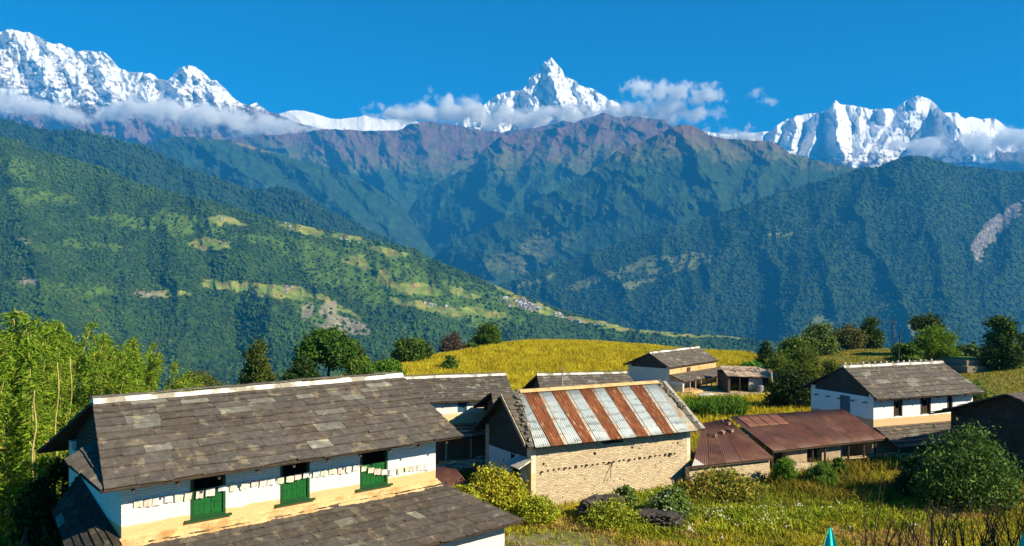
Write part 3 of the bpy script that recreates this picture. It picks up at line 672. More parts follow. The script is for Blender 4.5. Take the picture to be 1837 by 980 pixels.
# ------------------------------------------------------------------ building materials
def wall_mat(name, top, low, split, brick=(0.32, 0.10), mort=0.02, bump=0.5, stain=0.35, var=0.2, dark=0.0, soft=0.03, stain_col=(0.28, 0.24, 0.18), specks=0):
    """masonry; colour 'low' below z = split (object space), with a ragged edge"""
    m, nt, b = new_mat(name); L = nt.links
    tc = N(nt, 'ShaderNodeTexCoord'); sp = N(nt, 'ShaderNodeSeparateXYZ'); L.new(tc.outputs['Object'], sp.inputs[0])
    ad = N(nt, 'ShaderNodeMath', operation='ADD'); L.new(sp.outputs[0], ad.inputs[0]); L.new(sp.outputs[1], ad.inputs[1])
    cb = N(nt, 'ShaderNodeCombineXYZ'); L.new(ad.outputs[0], cb.inputs[0]); L.new(sp.outputs[2], cb.inputs[1])
    dn = N(nt, 'ShaderNodeTexNoise'); dn.inputs['Scale'].default_value = 2.2; dn.inputs['Detail'].default_value = 3; L.new(cb.outputs[0], dn.inputs['Vector'])
    dv = N(nt, 'ShaderNodeMix', data_type='RGBA', blend_type='LINEAR_LIGHT'); dv.inputs[0].default_value = 0.13
    L.new(cb.outputs[0], dv.inputs['A']); L.new(dn.outputs['Color'], dv.inputs['B'])
    br = N(nt, 'ShaderNodeTexBrick'); br.inputs['Scale'].default_value = 1.0; br.inputs['Brick Width'].default_value = brick[0]; br.inputs['Row Height'].default_value = brick[1]
    br.inputs['Mortar Size'].default_value = mort; br.inputs['Mortar Smooth'].default_value = 0.6; br.inputs['Bias'].default_value = 0
    br.inputs['Color1'].default_value = (1 + var, 1 + var, 1 + var, 1); br.inputs['Color2'].default_value = (1 - var, 1 - var, 1 - var, 1); br.inputs['Mortar'].default_value = (1 - dark,) * 3 + (1,)
    L.new(dv.outputs['Result'], br.inputs['Vector'])
    # split
    n0 = N(nt, 'ShaderNodeTexNoise'); n0.inputs['Scale'].default_value = 1.6; n0.inputs['Detail'].default_value = 5; L.new(cb.outputs[0], n0.inputs['Vector'])
    z2 = N(nt, 'ShaderNodeMath', operation='MULTIPLY_ADD'); z2.inputs[1].default_value = 0.22; L.new(n0.outputs[0], z2.inputs[0]); L.new(sp.outputs[2], z2.inputs[2])
    mr = N(nt, 'ShaderNodeMapRange'); mr.inputs[1].default_value = split + 0.11 - soft; mr.inputs[2].default_value = split + 0.11 + soft; L.new(z2.outputs[0], mr.inputs[0])
    mx = N(nt, 'ShaderNodeMix', data_type='RGBA'); mx.inputs['A'].default_value = (*low, 1); mx.inputs['B'].default_value = (*top, 1); L.new(mr.outputs[0], mx.inputs[0])
    m1 = N(nt, 'ShaderNodeMix', data_type='RGBA', blend_type='MULTIPLY'); m1.inputs[0].default_value = 1; L.new(mx.outputs['Result'], m1.inputs['A']); L.new(br.outputs['Color'], m1.inputs['B'])
    # stains
    n3 = N(nt, 'ShaderNodeTexNoise'); n3.inputs['Scale'].default_value = 0.9; n3.inputs['Detail'].default_value = 8; n3.inputs['Roughness'].default_value = .68; L.new(cb.outputs[0], n3.inputs['Vector'])
    r3 = N(nt, 'ShaderNodeMapRange'); r3.inputs[1].default_value = 0.55; r3.inputs[2].default_value = 0.75; r3.inputs[4].default_value = stain; L.new(n3.outputs[0], r3.inputs[0])
    m2 = N(nt, 'ShaderNodeMix', data_type='RGBA'); m2.inputs['B'].default_value = (*stain_col, 1); L.new(r3.outputs[0], m2.inputs[0]); L.new(m1.outputs['Result'], m2.inputs['A'])
    fin = m2.outputs['Result']
    if specks:
        vo = N(nt, 'ShaderNodeTexVoronoi'); vo.inputs['Scale'].default_value = 3.4; L.new(cb.outputs[0], vo.inputs['Vector'])
        ms = N(nt, 'ShaderNodeMapRange'); ms.inputs[1].default_value = .10; ms.inputs[2].default_value = .19; ms.inputs[3].default_value = specks; ms.inputs[4].default_value = 0; L.new(vo.outputs['Distance'], ms.inputs[0])
        m5 = N(nt, 'ShaderNodeMix', data_type='RGBA'); m5.inputs['B'].default_value = (.10, .07, .04, 1); L.new(ms.outputs[0], m5.inputs[0]); L.new(fin, m5.inputs['A']); fin = m5.outputs['Result']
    L.new(fin, b.inputs['Base Color'])
    # bump
    n4 = N(nt, 'ShaderNodeTexNoise'); n4.inputs['Scale'].default_value = 14; n4.inputs['Detail'].default_value = 5; L.new(tc.outputs['Object'], n4.inputs['Vector'])
    mm = N(nt, 'ShaderNodeMath', operation='MULTIPLY'); L.new(br.outputs['Fac'], mm.inputs[0])
    if split > -10: L.new(mr.outputs[0], mm.inputs[1])
    else: mm.inputs[1].default_value = 1.0
    hs = N(nt, 'ShaderNodeMath', operation='MULTIPLY_ADD'); hs.inputs[1].default_value = -0.9; L.new(mm.outputs[0], hs.inputs[0]); L.new(n4.outputs[0], hs.inputs[2])
    bp = N(nt, 'ShaderNodeBump'); bp.inputs['Strength'].default_value = bump; bp.inputs['Distance'].default_value = 0.025; L.new(hs.outputs[0], bp.inputs['Height']); L.new(bp.outputs[0], b.inputs['Normal'])
    b.inputs['Roughness'].default_value = 0.95; b.inputs['Specular IOR Level'].default_value = 0.1
    return m

def rough_mat(name, col, var=0.3, scale=3.0, rough=0.9, bump=0.4, bscale=20.0, dist=0.02, spec=0.15, vcol=False, col2=None, thr=(0.45, 0.6), stretch=None, metal=0.0):
    m, nt, b = new_mat(name); L = nt.links
    tc = N(nt, 'ShaderNodeTexCoord'); src = tc.outputs['Object']
    if stretch:
        mp = N(nt, 'ShaderNodeMapping'); mp.inputs['Scale'].default_value = stretch; L.new(src, mp.inputs[0]); src = mp.outputs[0]
    no = N(nt, 'ShaderNodeTexNoise'); no.inputs['Scale'].default_value = scale; no.inputs['Detail'].default_value = 7; no.inputs['Roughness'].default_value = 0.62; L.new(src, no.inputs['Vector'])
    mr = N(nt, 'ShaderNodeMapRange'); mr.inputs[1].default_value = .3; mr.inputs[2].default_value = .7; mr.inputs[3].default_value = 1 - var; mr.inputs[4].default_value = 1 + var; L.new(no.outputs[0], mr.inputs[0])
    base = N(nt, 'ShaderNodeMix', data_type='RGBA'); base.inputs[0].default_value = 0; base.inputs['A'].default_value = (*col, 1); base.inputs['B'].default_value = (*(col2 or col), 1)
    if col2:
        n2 = N(nt, 'ShaderNodeTexNoise'); n2.inputs['Scale'].default_value = scale * .6; n2.inputs['Detail'].default_value = 6; L.new(src, n2.inputs['Vector'])
        r2 = N(nt, 'ShaderNodeMapRange'); r2.inputs[1].default_value = thr[0]; r2.inputs[2].default_value = thr[1]; L.new(n2.outputs[0], r2.inputs[0]); L.new(r2.outputs[0], base.inputs[0])
    out = base.outputs['Result']
    if vcol:
        at = N(nt, 'ShaderNodeVertexColor', layer_name='col'); mv = N(nt, 'ShaderNodeMix', data_type='RGBA', blend_type='MULTIPLY'); mv.inputs[0].default_value = 1
        L.new(out, mv.inputs['A']); L.new(at.outputs['Color'], mv.inputs['B']); out = mv.outputs['Result']
    mx = N(nt, 'ShaderNodeMix', data_type='RGBA', blend_type='MULTIPLY'); mx.inputs[0].default_value = 1; L.new(out, mx.inputs['A']); L.new(mr.outputs[0], mx.inputs['B'])
    L.new(mx.outputs['Result'], b.inputs['Base Color'])
    b.inputs['Roughness'].default_value = rough; b.inputs['Specular IOR Level'].default_value = spec; b.inputs['Metallic'].default_value = metal
    if bump:
        n4 = N(nt, 'ShaderNodeTexNoise'); n4.inputs['Scale'].default_value = bscale; n4.inputs['Detail'].default_value = 5; L.new(src, n4.inputs['Vector'])
        bp = N(nt, 'ShaderNodeBump'); bp.inputs['Strength'].default_value = bump; bp.inputs['Distance'].default_value = dist; L.new(n4.outputs[0], bp.inputs['Height']); L.new(bp.outputs[0], b.inputs['Normal'])
    return m

M_SLATE = rough_mat('slate', (1, 1, 1), 0.34, 4.6, 0.8, 0.7, 8, 0.03, 0.2, vcol=True, col2=(1.85, 1.8, 1.5), thr=(.58, .64))
M_WOOD = rough_mat('weathered_dark_wood', (0.07, 0.05, 0.035), 0.3, 6)
M_WOODL = rough_mat('pale_weathered_wood', (0.42, 0.33, 0.22), 0.3, 6)
M_DARK = flat_mat('unlit_room', (0.012, 0.011, 0.01), 0.95, 0.0)
M_GREEN = rough_mat('green_paint', (0.004, 0.095, 0.016), 0.22, 5, 0.45, 0.3, 14, 0.006, 0.4, stretch=(1, 1, .3))
M_GREEN2 = rough_mat('dark_green_paint', (0.004, 0.06, 0.012), 0.22, 5, 0.5, 0.2, 14, 0.006, 0.4)
M_BLUEW = rough_mat('blue_paint', (0.03, 0.10, 0.17), 0.22, 5, 0.55, 0.2, 14, 0.006, 0.4)
M_LIME = rough_mat('lime_mortar', (0.80, 0.77, 0.69), 0.12, 2.5, 0.95, 0.8, 7, 0.05, 0.1, col2=(0.30, 0.27, 0.22), thr=(.47, .60))
M_MUD = rough_mat('tan_mud_plaster', (0.62, 0.40, 0.20), 0.18, 2.2, 0.95, 0.6, 9, 0.03, 0.1, col2=(0.42, 0.24, 0.09), thr=(.5, .68))
M_RUBBLE = rough_mat('rubble_stone', (1, 1, 1), 0.35, 5, 0.9, 0.7, 12, 0.03, 0.15, vcol=True)
M_WHITE_A = wall_mat('whitewashed_brick', (0.84, 0.82, 0.78), (0.66, 0.42, 0.21), 0.36, (0.34, 0.085), 0.012, 0.9, 0.25, 0.05)
M_OCHRE = wall_mat('ochre_stone', (0.62, 0.50, 0.34), (0.62, 0.50, 0.34), -50, (0.21, 0.075), 0.012, 1.0, 0.35, 0.2, dark=0.35, specks=.8, stain_col=(0.36, 0.25, 0.14))

M_SHADED_RAWSTONE = wall_mat('shade_darkened_raw_stone', (0.10, 0.085, 0.07), (0.1, 0.085, 0.07), -50, (0.28, 0.1), 0.02, 1.0, 0.3, 0.2, dark=.5)  # raw stone, darkened so its colour carries the gable shade

def slate_col(r, base=0.125, pale=0.1, t=0.0):
    if r.random() < pale * .6:
        k = r.uniform(0.13, 0.21); return (k, k * .95, k * .80)
    k = base * r.uniform(0.86, 1.16); w = r.uniform(.82, .90)
    return (k, k * w, k * w * w * .98)

def slates(mb, e0, e1, r0, r1, rows, wid, th=0.035, seed=0, base=0.125, pale=0.1, palerow=None, jag=0.20, overlap=0.32):
    """overlapping stone slabs between the eave e0-e1 and the ridge r0-r1"""
    r = random.Random(seed); e0, e1, r0, r1 = map(Vector, (e0, e1, r0, r1))
    up = (e1 - e0).cross(r0 - e0).normalized()
    if up.z < 0: up = -up
    def pt(s, t): return (e0 * (1 - s) + e1 * s) * (1 - t) + (r0 * (1 - s) + r1 * s) * t
    hs = []; a = 0
    for i in range(rows): hs.append(r.uniform(.9, 1.1) * (1.25 - .5 * i / rows)); 
    tot = sum(hs); t = 0
    for i in range(rows):
        h = hs[i] / tot; t1 = min(1.0, t + h * (1 + overlap)); s = 0.0
        Lr = (pt(1, t) - pt(0, t)).length
        while s < 1:
            w = wid * r.uniform(.65, 1.5) / max(Lr, .1); s1 = s + w
            if s1 > 1 - .35 * w: s1 = 1.0
            g = 0.004 / max(Lr, .1); j0 = r.uniform(-jag, jag) * h * .5; j1 = j0 + r.uniform(-jag, jag) * h * .5
            lift = th * r.uniform(1.7, 2.4); tw = r.uniform(-.006, .006)
            a = pt(s + g, t + j0) + up * (lift + tw); b = pt(s1 - g, t + j1) + up * (lift - tw)
            c = pt(s1 - g, t1) + up * .004 * (1 + i * .01); d = pt(s + g, t1) + up * .004 * (1 + i * .01)
            pl = pale if palerow is None else palerow(t, s)
            mb.slab([a, b, c, d], th, slate_col(r, base, pl))
            s = s1
        t += h

def make_roof(parent, q, deck_th=0.05, name='roof', **kw):
    if 'slate_th' in kw: kw['th'] = kw.pop('slate_th')
    mb = MB(); slates(mb, *q, **kw)
    ro = mb.build(name, M_SLATE, parent, recalc=False)
    md = MB(); md.slab([Vector(p) - Vector((0, 0, .012)) for p in (q[0], q[1], q[3], q[2])], deck_th)
    md.build('roof_boards', M_WOOD, ro)
    return ro

def wall_run(mb, a, b, y0, y1, z0, z1, holes=()):
    """wall along x from a to b with rectangular openings (x0,x1,z0,z1)"""
    x = a
    for (h0, h1, hz0, hz1) in sorted(holes):
        if h0 > x: mb.box(x, h0, y0, y1, z0, z1)
        if hz0 > z0: mb.box(h0, h1, y0, y1, z0, hz0)
        if hz1 < z1: mb.box(h0, h1, y0, y1, hz1, z1)
        x = h1
    if b > x: mb.box(x, b, y0, y1, z0, z1)

def gable_house(name, label, org, th, L, D, he, hr, of, oe, oe2, orl, orr, zb, wmat, holes=(), rows=9, wid=.75, seed=1, pale=.08, base=.125, palerow=None,
                gable_mat=None, group=None, cap=True, capmat=None, rafters=True, ob=None, back_rows=6, slate_th=.035, caps=(0, 0), tri_mat=None):
    root = empty(name, org, math.radians(th)); tag(root, label, 'house', group)
    ob = of if ob is None else ob
    sf = (hr - he) / (D / 2 + of)                       # roof pitch
    zt = lambda v: he + (v + of) * sf if v <= D / 2 else he + (D + ob - v) * (hr - he) / (D / 2 + ob)
    T = 0.35
    mb = MB(); wt = zt(0) - .06
    wall_run(mb, 0, L, 0, T, zb, wt, holes)
    mb.box(0, L, D - T, D, zb, zt(D) - .06)
    for (a, b) in ((0.0, T), (L - T, L)):
        gm = mb
        gm.prism([(T + .001, zb), (D - T - .001, zb), (D - T - .001, zt(0) - .3), (T + .001, zt(0) - .3)], a, b, 'x')
        g2 = MB(); g2.prism([(T + .001, zt(0) - .298), (D - T - .001, zt(0) - .298), (D - T - .001, zt(D - T) - .07), (D / 2, hr - .09), (T + .001, zt(T) - .07)], a + (.12 if a == 0 else 0), b - (.12 if a else 0), 'x'); g2.build('gable', tri_mat or M_SHADED_RAWSTONE, root)
    mb.build('wall', wmat, root)
    kw = dict(rows=rows, wid=wid, seed=seed, pale=pale, base=base, th=slate_th)
    make_roof(root, [(-oe, -of, he), (L + oe2, -of, he), (-orl, D / 2, hr), (L + orr, D / 2, hr)], palerow=palerow, **kw)
    make_roof(root, [(L + oe2, D + ob, he), (-oe, D + ob, he), (L + orr, D / 2, hr), (-orl, D / 2, hr)], rows=back_rows, wid=wid, seed=seed + 1, pale=pale, base=base, th=slate_th)
    if cap:
        r = random.Random(seed + 5); m = MB(); x = -orl + caps[0]
        while x < L + orr - caps[1] - .1:
            w = min(r.uniform(.7, 1.3), L + orr - caps[1] - x); dz = r.uniform(-.015, .015)
            m.prism([(D / 2 - .17, hr - .03), (D / 2 + .17, hr - .03), (D / 2 + .09, hr + .10 + dz), (D / 2 - .1, hr + .10 + dz)], x + .004, x + w - .004, 'x'); x += w
        m.build('ridge_cap', capmat or M_LIME, root)
        m = MB(); x = -orl
        while x < L + orr - .1:
            w = min(r.uniform(.5, .9), L + orr - x); dz = r.uniform(0, .03)
            m.box(x, x + w - .01, D / 2 - .02, D / 2 + .22, hr + .115 + dz, hr + .145 + dz, slate_col(r)); x += w
        m.build('ridge_slates', M_SLATE, root)
    if rafters:
        n = max(3, int(L / 1.1)); 
        for i in range(n + 1):
            x = .08 + (L - .16) * i / n; m = MB(); z = zt(0) - .2
            m.prism([(-of + .12, he - .11), (-of + .12, he - .19), (0.02, zt(0.02) - .26), (0.02, zt(0.02) - .15)], x - .035, x + .035, 'x'); m.build('rafter', M_WOOD, root)
    return root, zt

def shutter_window(root, x0, x1, z0, z1, y=0.0, mat=M_GREEN, frame=M_GREEN2, label=None, sill=True, dark_top=0.0):
    m = MB(); f = .06
    m.box(x0 - .02, x0 + f, y - .025, y + .12, z0, z1); m.box(x1 - f, x1 + .02, y - .025, y + .12, z0, z1); m.box(x0 + f, x1 - f, y - .02, y + .12, z1 - f, z1); m.box(x0 + f, x1 - f, y - .02, y + .12, z0, z0 + f)
    w = m.build('window', frame, root)
    zt_ = z1 - f - dark_top; mid = (x0 + x1) / 2 + .08
    for a, b in ((x0 + f, mid - .004), (mid + .004, x1 - f)):
        s = MB(); s.box(a, b, y + .03, y + .06, z0 + f, zt_)
        for zz in (z0 + f + .03, (z0 + zt_) / 2, zt_ - .1): s.box(a + .02, b - .02, y + .012, y + .029, zz, zz + .07)
        for q in range(1, 3):
            xx = a + (b - a) * q / 3; s.box(xx - .004, xx + .004, y + .02, y + .0295, z0 + f, zt_)
        s.build('shutter', mat, w)
    if sill:
        s = MB(); s.box(x0 - .2, x1 + .18, y - .1, y + .1, z0 - .06, z0 - .003); s.build('sill', frame, w)
    s = MB(); s.box(x0, x1, y + .2, y + .22, z0, z1); s.build('dark_opening', M_DARK, w)
    return w

def dark_door(root, x0, x1, z0, z1, y=0.0, mat=M_WOOD, name='door', leaf=None):
    m = MB(); f = .07
    m.box(x0 - .02, x0 + f, y - .03, y + .12, z0, z1); m.box(x1 - f, x1 + .02, y - .03, y + .12, z0, z1); m.box(x0 + f, x1 - f, y - .02, y + .12, z1 - f, z1)
    d = m.build(name, mat, root)
    s = MB(); s.box(x0 + f, x1 - f, y + .1, y + .14, z0, z0 + (z1 - z0) * .45)
    for k in range(5): s.box(x0 + f + (x1 - x0 - 2 * f) * (k + .4) / 5, x0 + f + (x1 - x0 - 2 * f) * (k + .6) / 5, y + .08, y + .099, z0 + .02, z0 + (z1 - z0) * .45)
    s.build('lower_panel', leaf or M_WOOD, d)
    s = MB(); s.box(x0, x1, y + .25, y + .27, z0, z1); s.build('dark_opening', M_DARK, d)
    return d

def rubble(name, parent, p0, p1, n, size, spread, seed=0, cols=((.2, .18, .15), (.3, .27, .2), (.12, .11, .09))):
    r = random.Random(seed); p0, p1 = Vector(p0), Vector(p1); m = MB()
    for i in range(n):
        t = (i + r.random()) / n; c = p0.lerp(p1, t) + Vector((r.uniform(-1, 1), r.uniform(-1, 1), r.uniform(0, .6))) * spread
        s = size * r.uniform(.5, 1.3); R = Matrix.Translation(c) @ Matrix.Rotation(r.uniform(0, 6), 4, 'Z') @ Matrix.Rotation(r.uniform(-.3, .3), 4, 'X')
        a, b, h = s * r.uniform(.6, 1), s * r.uniform(.4, .8), s * r.uniform(.2, .45)
        pts = [R @ Vector((x * a * r.uniform(.7, 1), y * b * r.uniform(.7, 1), z * h)) for z in (-1, 1) for (x, y) in ((-1, -1), (1, -1), (1, 1), (-1, 1))]
        k = r.uniform(.7, 1.3); c3 = tuple(v * k for v in r.choice(cols))
        m.poly(pts, [(3, 2, 1, 0), (4, 5, 6, 7), (0, 1, 5, 4), (1, 2, 6, 5), (2, 3, 7, 6), (3, 0, 4, 7)], c3)
    return m.build(name, M_RUBBLE, parent)

# ------------------------------------------------------------------ house A: the long slate-roofed house in the foreground
A_ORG, A_TH = Vector((-10.278, 22.0, -6.681)), 42.05
AL, AD, AHE, AHR, AOF = 10.284, 5.0, 1.574, 3.388, .862
wa = []
def u_at(org, th, px):
    c, s = math.cos(math.radians(th)), math.sin(math.radians(th)); k = (px - CX) / F
    return (k * org[1] - org[0]) / (c - k * s)
for (a, b, z0, z1) in ((343, 403, .22, 1.50), (504, 554, .20, 1.42), (647, 694, .20, 1.42)):
    wa.append((u_at(A_ORG, A_TH, a), u_at(A_ORG, A_TH, b), z0, z1))
def a_pale(t, s):
    return 0.10 + 0.45 * float(sstep(.45, .95, t)) * (1 if s < .6 else .55) if t > .3 else 0.03
hA, ztA = gable_house('slate_roof_house', 'long whitewashed house with green shutters and big grey slate roof in the near left', A_ORG, A_TH, AL, AD, AHE, AHR, AOF, .679, .50, .03, .293, -3.45, M_WHITE_A,
                      holes=wa, rows=11, wid=.74, seed=3, palerow=a_pale, base=.095, slate_th=.032)
for w in wa: shutter_window(hA, *w, dark_top=.42)  # black strip above the shutters stands in for the eave's shade
# pent roof over the left gable
make_roof(hA, [(-1.0, 1.5, AHE + .42), (-.72, -AOF + .02, AHE - .03), (-.05, 1.9, AHE + .85), (-.42, -.30, AHE + .22)], rows=2, wid=.6, seed=8, name='gable_pent_roof', base=.11)
# skirt roof over the veranda, front and both ends
SB, SC, SA = 2.56, 1.22, 1.80
fr = [(-1.3, -SB, -SC), (AL + SA, -SB, -SC), (0.0, -.02, -.02), (AL, -.02, -.02)]
make_roof(hA, fr, rows=8, wid=.55, seed=21, name='veranda_roof', base=.08, pale=.05, slate_th=.03, palerow=lambda t, s: .35 if t > .8 else .05)
make_roof(hA, [(AL + SA, -SB, -SC), (AL + SA, AD + .3, -SC), (AL + .02, 0, -.02), (AL + .02, AD, -.02)], rows=6, wid=.5, seed=22, name='veranda_roof', base=.08)
make_roof(hA, [(-.8, AD - 1.6, .25), (-1.3, -SB, -SC), (-.02, AD - 1.2, 1.1), (-.02, 0, .03)], rows=6, wid=.5, seed=23, name='veranda_roof', base=.045)  # left end slates set darker, the shade there put into their colour
# mud and rubble along the top of the skirt
nx, nv = 260, 9; V = []; Fc = []
for i in range(nx):
    u = -.05 + (AL + .12) * i / (nx - 1); wd = .42 + .16 * float(fbm(u / .9, 3.1, 3, 5)) + .05 * float(fbm(u / .12, 3.1, 2, 6))
    for k in range(nv):
        t = k / (nv - 1); y = -wd * t - .004; hump = .075 * math.sin(math.pi * min(1, t * 1.05)) ** .7 + .035 * (1 - t)
        V.append((u, y, -.02 + y * SC / SB + hump + (.045 * float(fbm(u / .25, t * 3, 4, 7)) + .02 * float(fbm(u / .06, t * 8, 2, 8))) * (1 if 0 < k < nv - 1 else .2) + (.05 if k == 0 else 0) - (.05 if k == nv - 1 else 0)))
for i in range(nx - 1):
    for k in range(nv - 1): a0 = i * nv + k; Fc.append((a0, a0 + 1, a0 + nv + 1, a0 + nv))
np_mesh('mud_flashing', np.array(V), np.array(Fc), M_MUD, parent=hA, smooth=False)
# lower storey wall under the skirt
M_LOW = wall_mat('white_lower_wall', (0.80, 0.77, 0.72), (0.5, 0.26, 0.17), -50, (0.3, 0.1), 0.015, 0.8, 0.5, 0.06)
m = MB(); wall_run(m, AL - 1.7, AL + 1.5, -1.9, -1.55, -3.45, -1.02); m.box(AL + 1.15, AL + 1.5, -1.549, AD, -3.45, -1.02); m.build('lower_wall', M_LOW, hA)
M_BRICKR = wall_mat('red_brick', (0.42, 0.20, 0.13), (0.42, 0.2, 0.13), -50, (0.24, 0.08), 0.012, 0.6, 0.2, 0.15)
m = MB(); wall_run(m, AL - 4.2, AL - 1.702, -1.88, -1.6, -3.45, -1.02, [(AL - 3.4, AL - 2.6, -3.0, -1.5)]); m.build('brick_infill', M_BRICKR, hA)
# prayer flags on a string along the wall
fl = empty('prayer_flag_string', A_ORG, math.radians(A_TH)); tag(fl, 'string of faded pastel prayer flags hung along the white wall under the eave', 'prayer flags')
ctrl = [(.15, 1.02), (u_at(A_ORG, A_TH, 343), .98), (u_at(A_ORG, A_TH, 403), 1.04), (u_at(A_ORG, A_TH, 504), .98), (u_at(A_ORG, A_TH, 554), 1.02), (u_at(A_ORG, A_TH, 640), .98), (u_at(A_ORG, A_TH, 670), .78), (u_at(A_ORG, A_TH, 694), .66), (AL - .1, .62)]
cu = [c[0] for c in ctrl]; cz = [c[1] for c in ctrl]
m = MB(); m.tube([(u, -.055, float(np.interp(u, cu, cz)) + .0) for u in np.linspace(.15, AL - .1, 60)], .006, 4); m.build('string', M_WOODL, fl)
FC = [(0.60, 0.58, 0.47), (0.62, 0.50, 0.46), (0.66, 0.64, 0.60), (0.52, 0.54, 0.60), (0.54, 0.58, 0.46)]
M_FLAG = [rough_mat('faded_cloth', c, 0.12, 4, 0.9, 0.2) for c in FC]
r = random.Random(12); u = .3; i = 0
while u < AL - .4:
    w = r.uniform(.19, .25); h = r.uniform(.15, .22); z = float(np.interp(u + w / 2, cu, cz)); m = MB()
    b0 = r.uniform(-.03, .01); cc = 5
    pts = []; 
    for k in range(cc):
        t = k / (cc - 1); yy = -.055 + .012 * math.sin(t * 5 + i); pts += [(u + w * t, yy, z + r.uniform(-.004, .004)), (u + w * t + b0, yy + .012 + .01 * math.sin(i + t * 4), z - h + r.uniform(-.012, .012))]
    m.poly(pts, [(2 * k, 2 * k + 1, 2 * k + 3, 2 * k + 2) for k in range(cc - 1)]); m.build('flag', M_FLAG[i % 5], fl)
    u += w + r.uniform(.01, .12); i += 1

# ------------------------------------------------------------------ house B: stone barn with striped tin roof
B_ORG, B_TH = Vector((.874, 38.0, -10.057)), 28.73
BL, BD, BHE, BHR, BOF = 9.322, 4.59, 2.852, 4.945, .562
ub = lambda px: u_at(B_ORG, B_TH, px)
M_GABLE_B = M_OCHRE
hB = empty('stone_barn', B_ORG, math.radians(B_TH)); tag(hB, 'ochre stone barn with a rust and silver striped corrugated tin roof', 'barn')
sfB = (BHR - BHE) / (BD / 2 + BOF)
ztB = lambda v: BHE + (min(v, BD - v) + BOF) * sfB
m = MB(); T = .4
wall_run(m, 0, BL, 0, T, -.6, ztB(0) - .06, [(ub(1087), ub(1109), ztB(0) - .62, ztB(0) - .25)])
m.box(0, BL, BD - T, BD, -.6, ztB(BD) - .06)
m.prism([(T + .001, -.6), (BD - T - .001, -.6), (BD - T - .001, ztB(BD - T) - .07), (BD / 2, BHR - .09), (T + .001, ztB(T) - .07)], BL - T, BL, 'x')
m.build('wall', M_OCHRE, hB)
M_BLUEWASH = wall_mat('pale_blue_wash', (0.66, 0.69, 0.70), (0.40, 0.50, 0.60), 1.1, (0.3, 0.1), 0.014, 0.6, 0.3, 0.06)
m = MB(); m.prism([(T + .001, -.6), (BD - T - .001, -.6), (BD - T - .001, 2.2), (T + .001, 2.2)], -.003, T, 'x'); m.build('gable_wall', M_BLUEWASH, hB)
m = MB(); m.prism([(T + .001, 2.202), (BD - T - .001, 2.202), (BD - T - .001, ztB(BD - T) - .07), (BD / 2, BHR - .09), (T + .001, ztB(T) - .07)], 0, T, 'x'); m.build('gable_wall', M_SHADED_RAWSTONE, hB)
m = MB(); m.box(-.006, .24, -.006, .35, -.6, ztB(0) - .08); m.box(BL - .22, BL + .006, -.006, .35, .9, ztB(0) - .08); m.build('plastered_corner', wall_mat('corner_plaster', (0.72, 0.64, 0.50), (0.66, 0.5, 0.3), 1.6, (0.3, 0.1), 0.014, 0.6, 0.3, 0.06), hB)
# little attic window, joist ends, gable window
m = MB(); a, b = ub(1087), ub(1109); z = ztB(0)
m.box(a - .2, b + .2, -.16, .05, z - .68, z - .622); m.build('window_ledge', M_WOOD, hB)
m = MB(); m.box(a, b, .12, .14, z - .62, z - .25); m.build('window', M_DARK, hB)
r = random.Random(9)
for i in range(26):
    u = .55 + i * .31 + r.uniform(-.04, .04)
    if u > BL - .5: break
    s = .035 if r.random() < .75 else .06; m = MB(); zz = 1.62 + r.uniform(-.02, .02) + (u - .5) * .012
    m.box(u - s, u + s, -.05 if i % 4 else -.12, .02, zz - s, zz + s); m.build('joist_end', M_WOOD, hB)
for (px, zz, s) in ((1067, 2.15, .06), (1134, 2.25, .05), (1216, 2.2, .05), (975, 1.95, .05)):
    m = MB(); m.box(ub(px) - s, ub(px) + s, -.012, .01, zz - s, zz + s); m.build('putlog_hole', M_DARK, hB)
m = MB(); m.tube([(ub(1088), -.35, .95), (ub(1093), -.12, 1.35), (ub(1098), -.04, 1.62)], [.015, .02, .025], 5); m.tube([(ub(1086), -.05, 1.6), (ub(1098), -.06, 1.66)], .02, 5); m.build('leaning_stick', M_WOOD, hB)
m = MB(); m.box(-.03, .05, 1.15, 1.75, .95, 2.15); m.build('gable_window', M_DARK, hB)
m = MB(); m.box(-.06, -.031, 1.08, 1.15, .9, 2.2); m.box(-.06, -.031, 1.75, 1.82, .9, 2.2); m.box(-.06, -.031, 1.15, 1.75, .9, .97); m.build('window_frame', M_WOOD, hB)
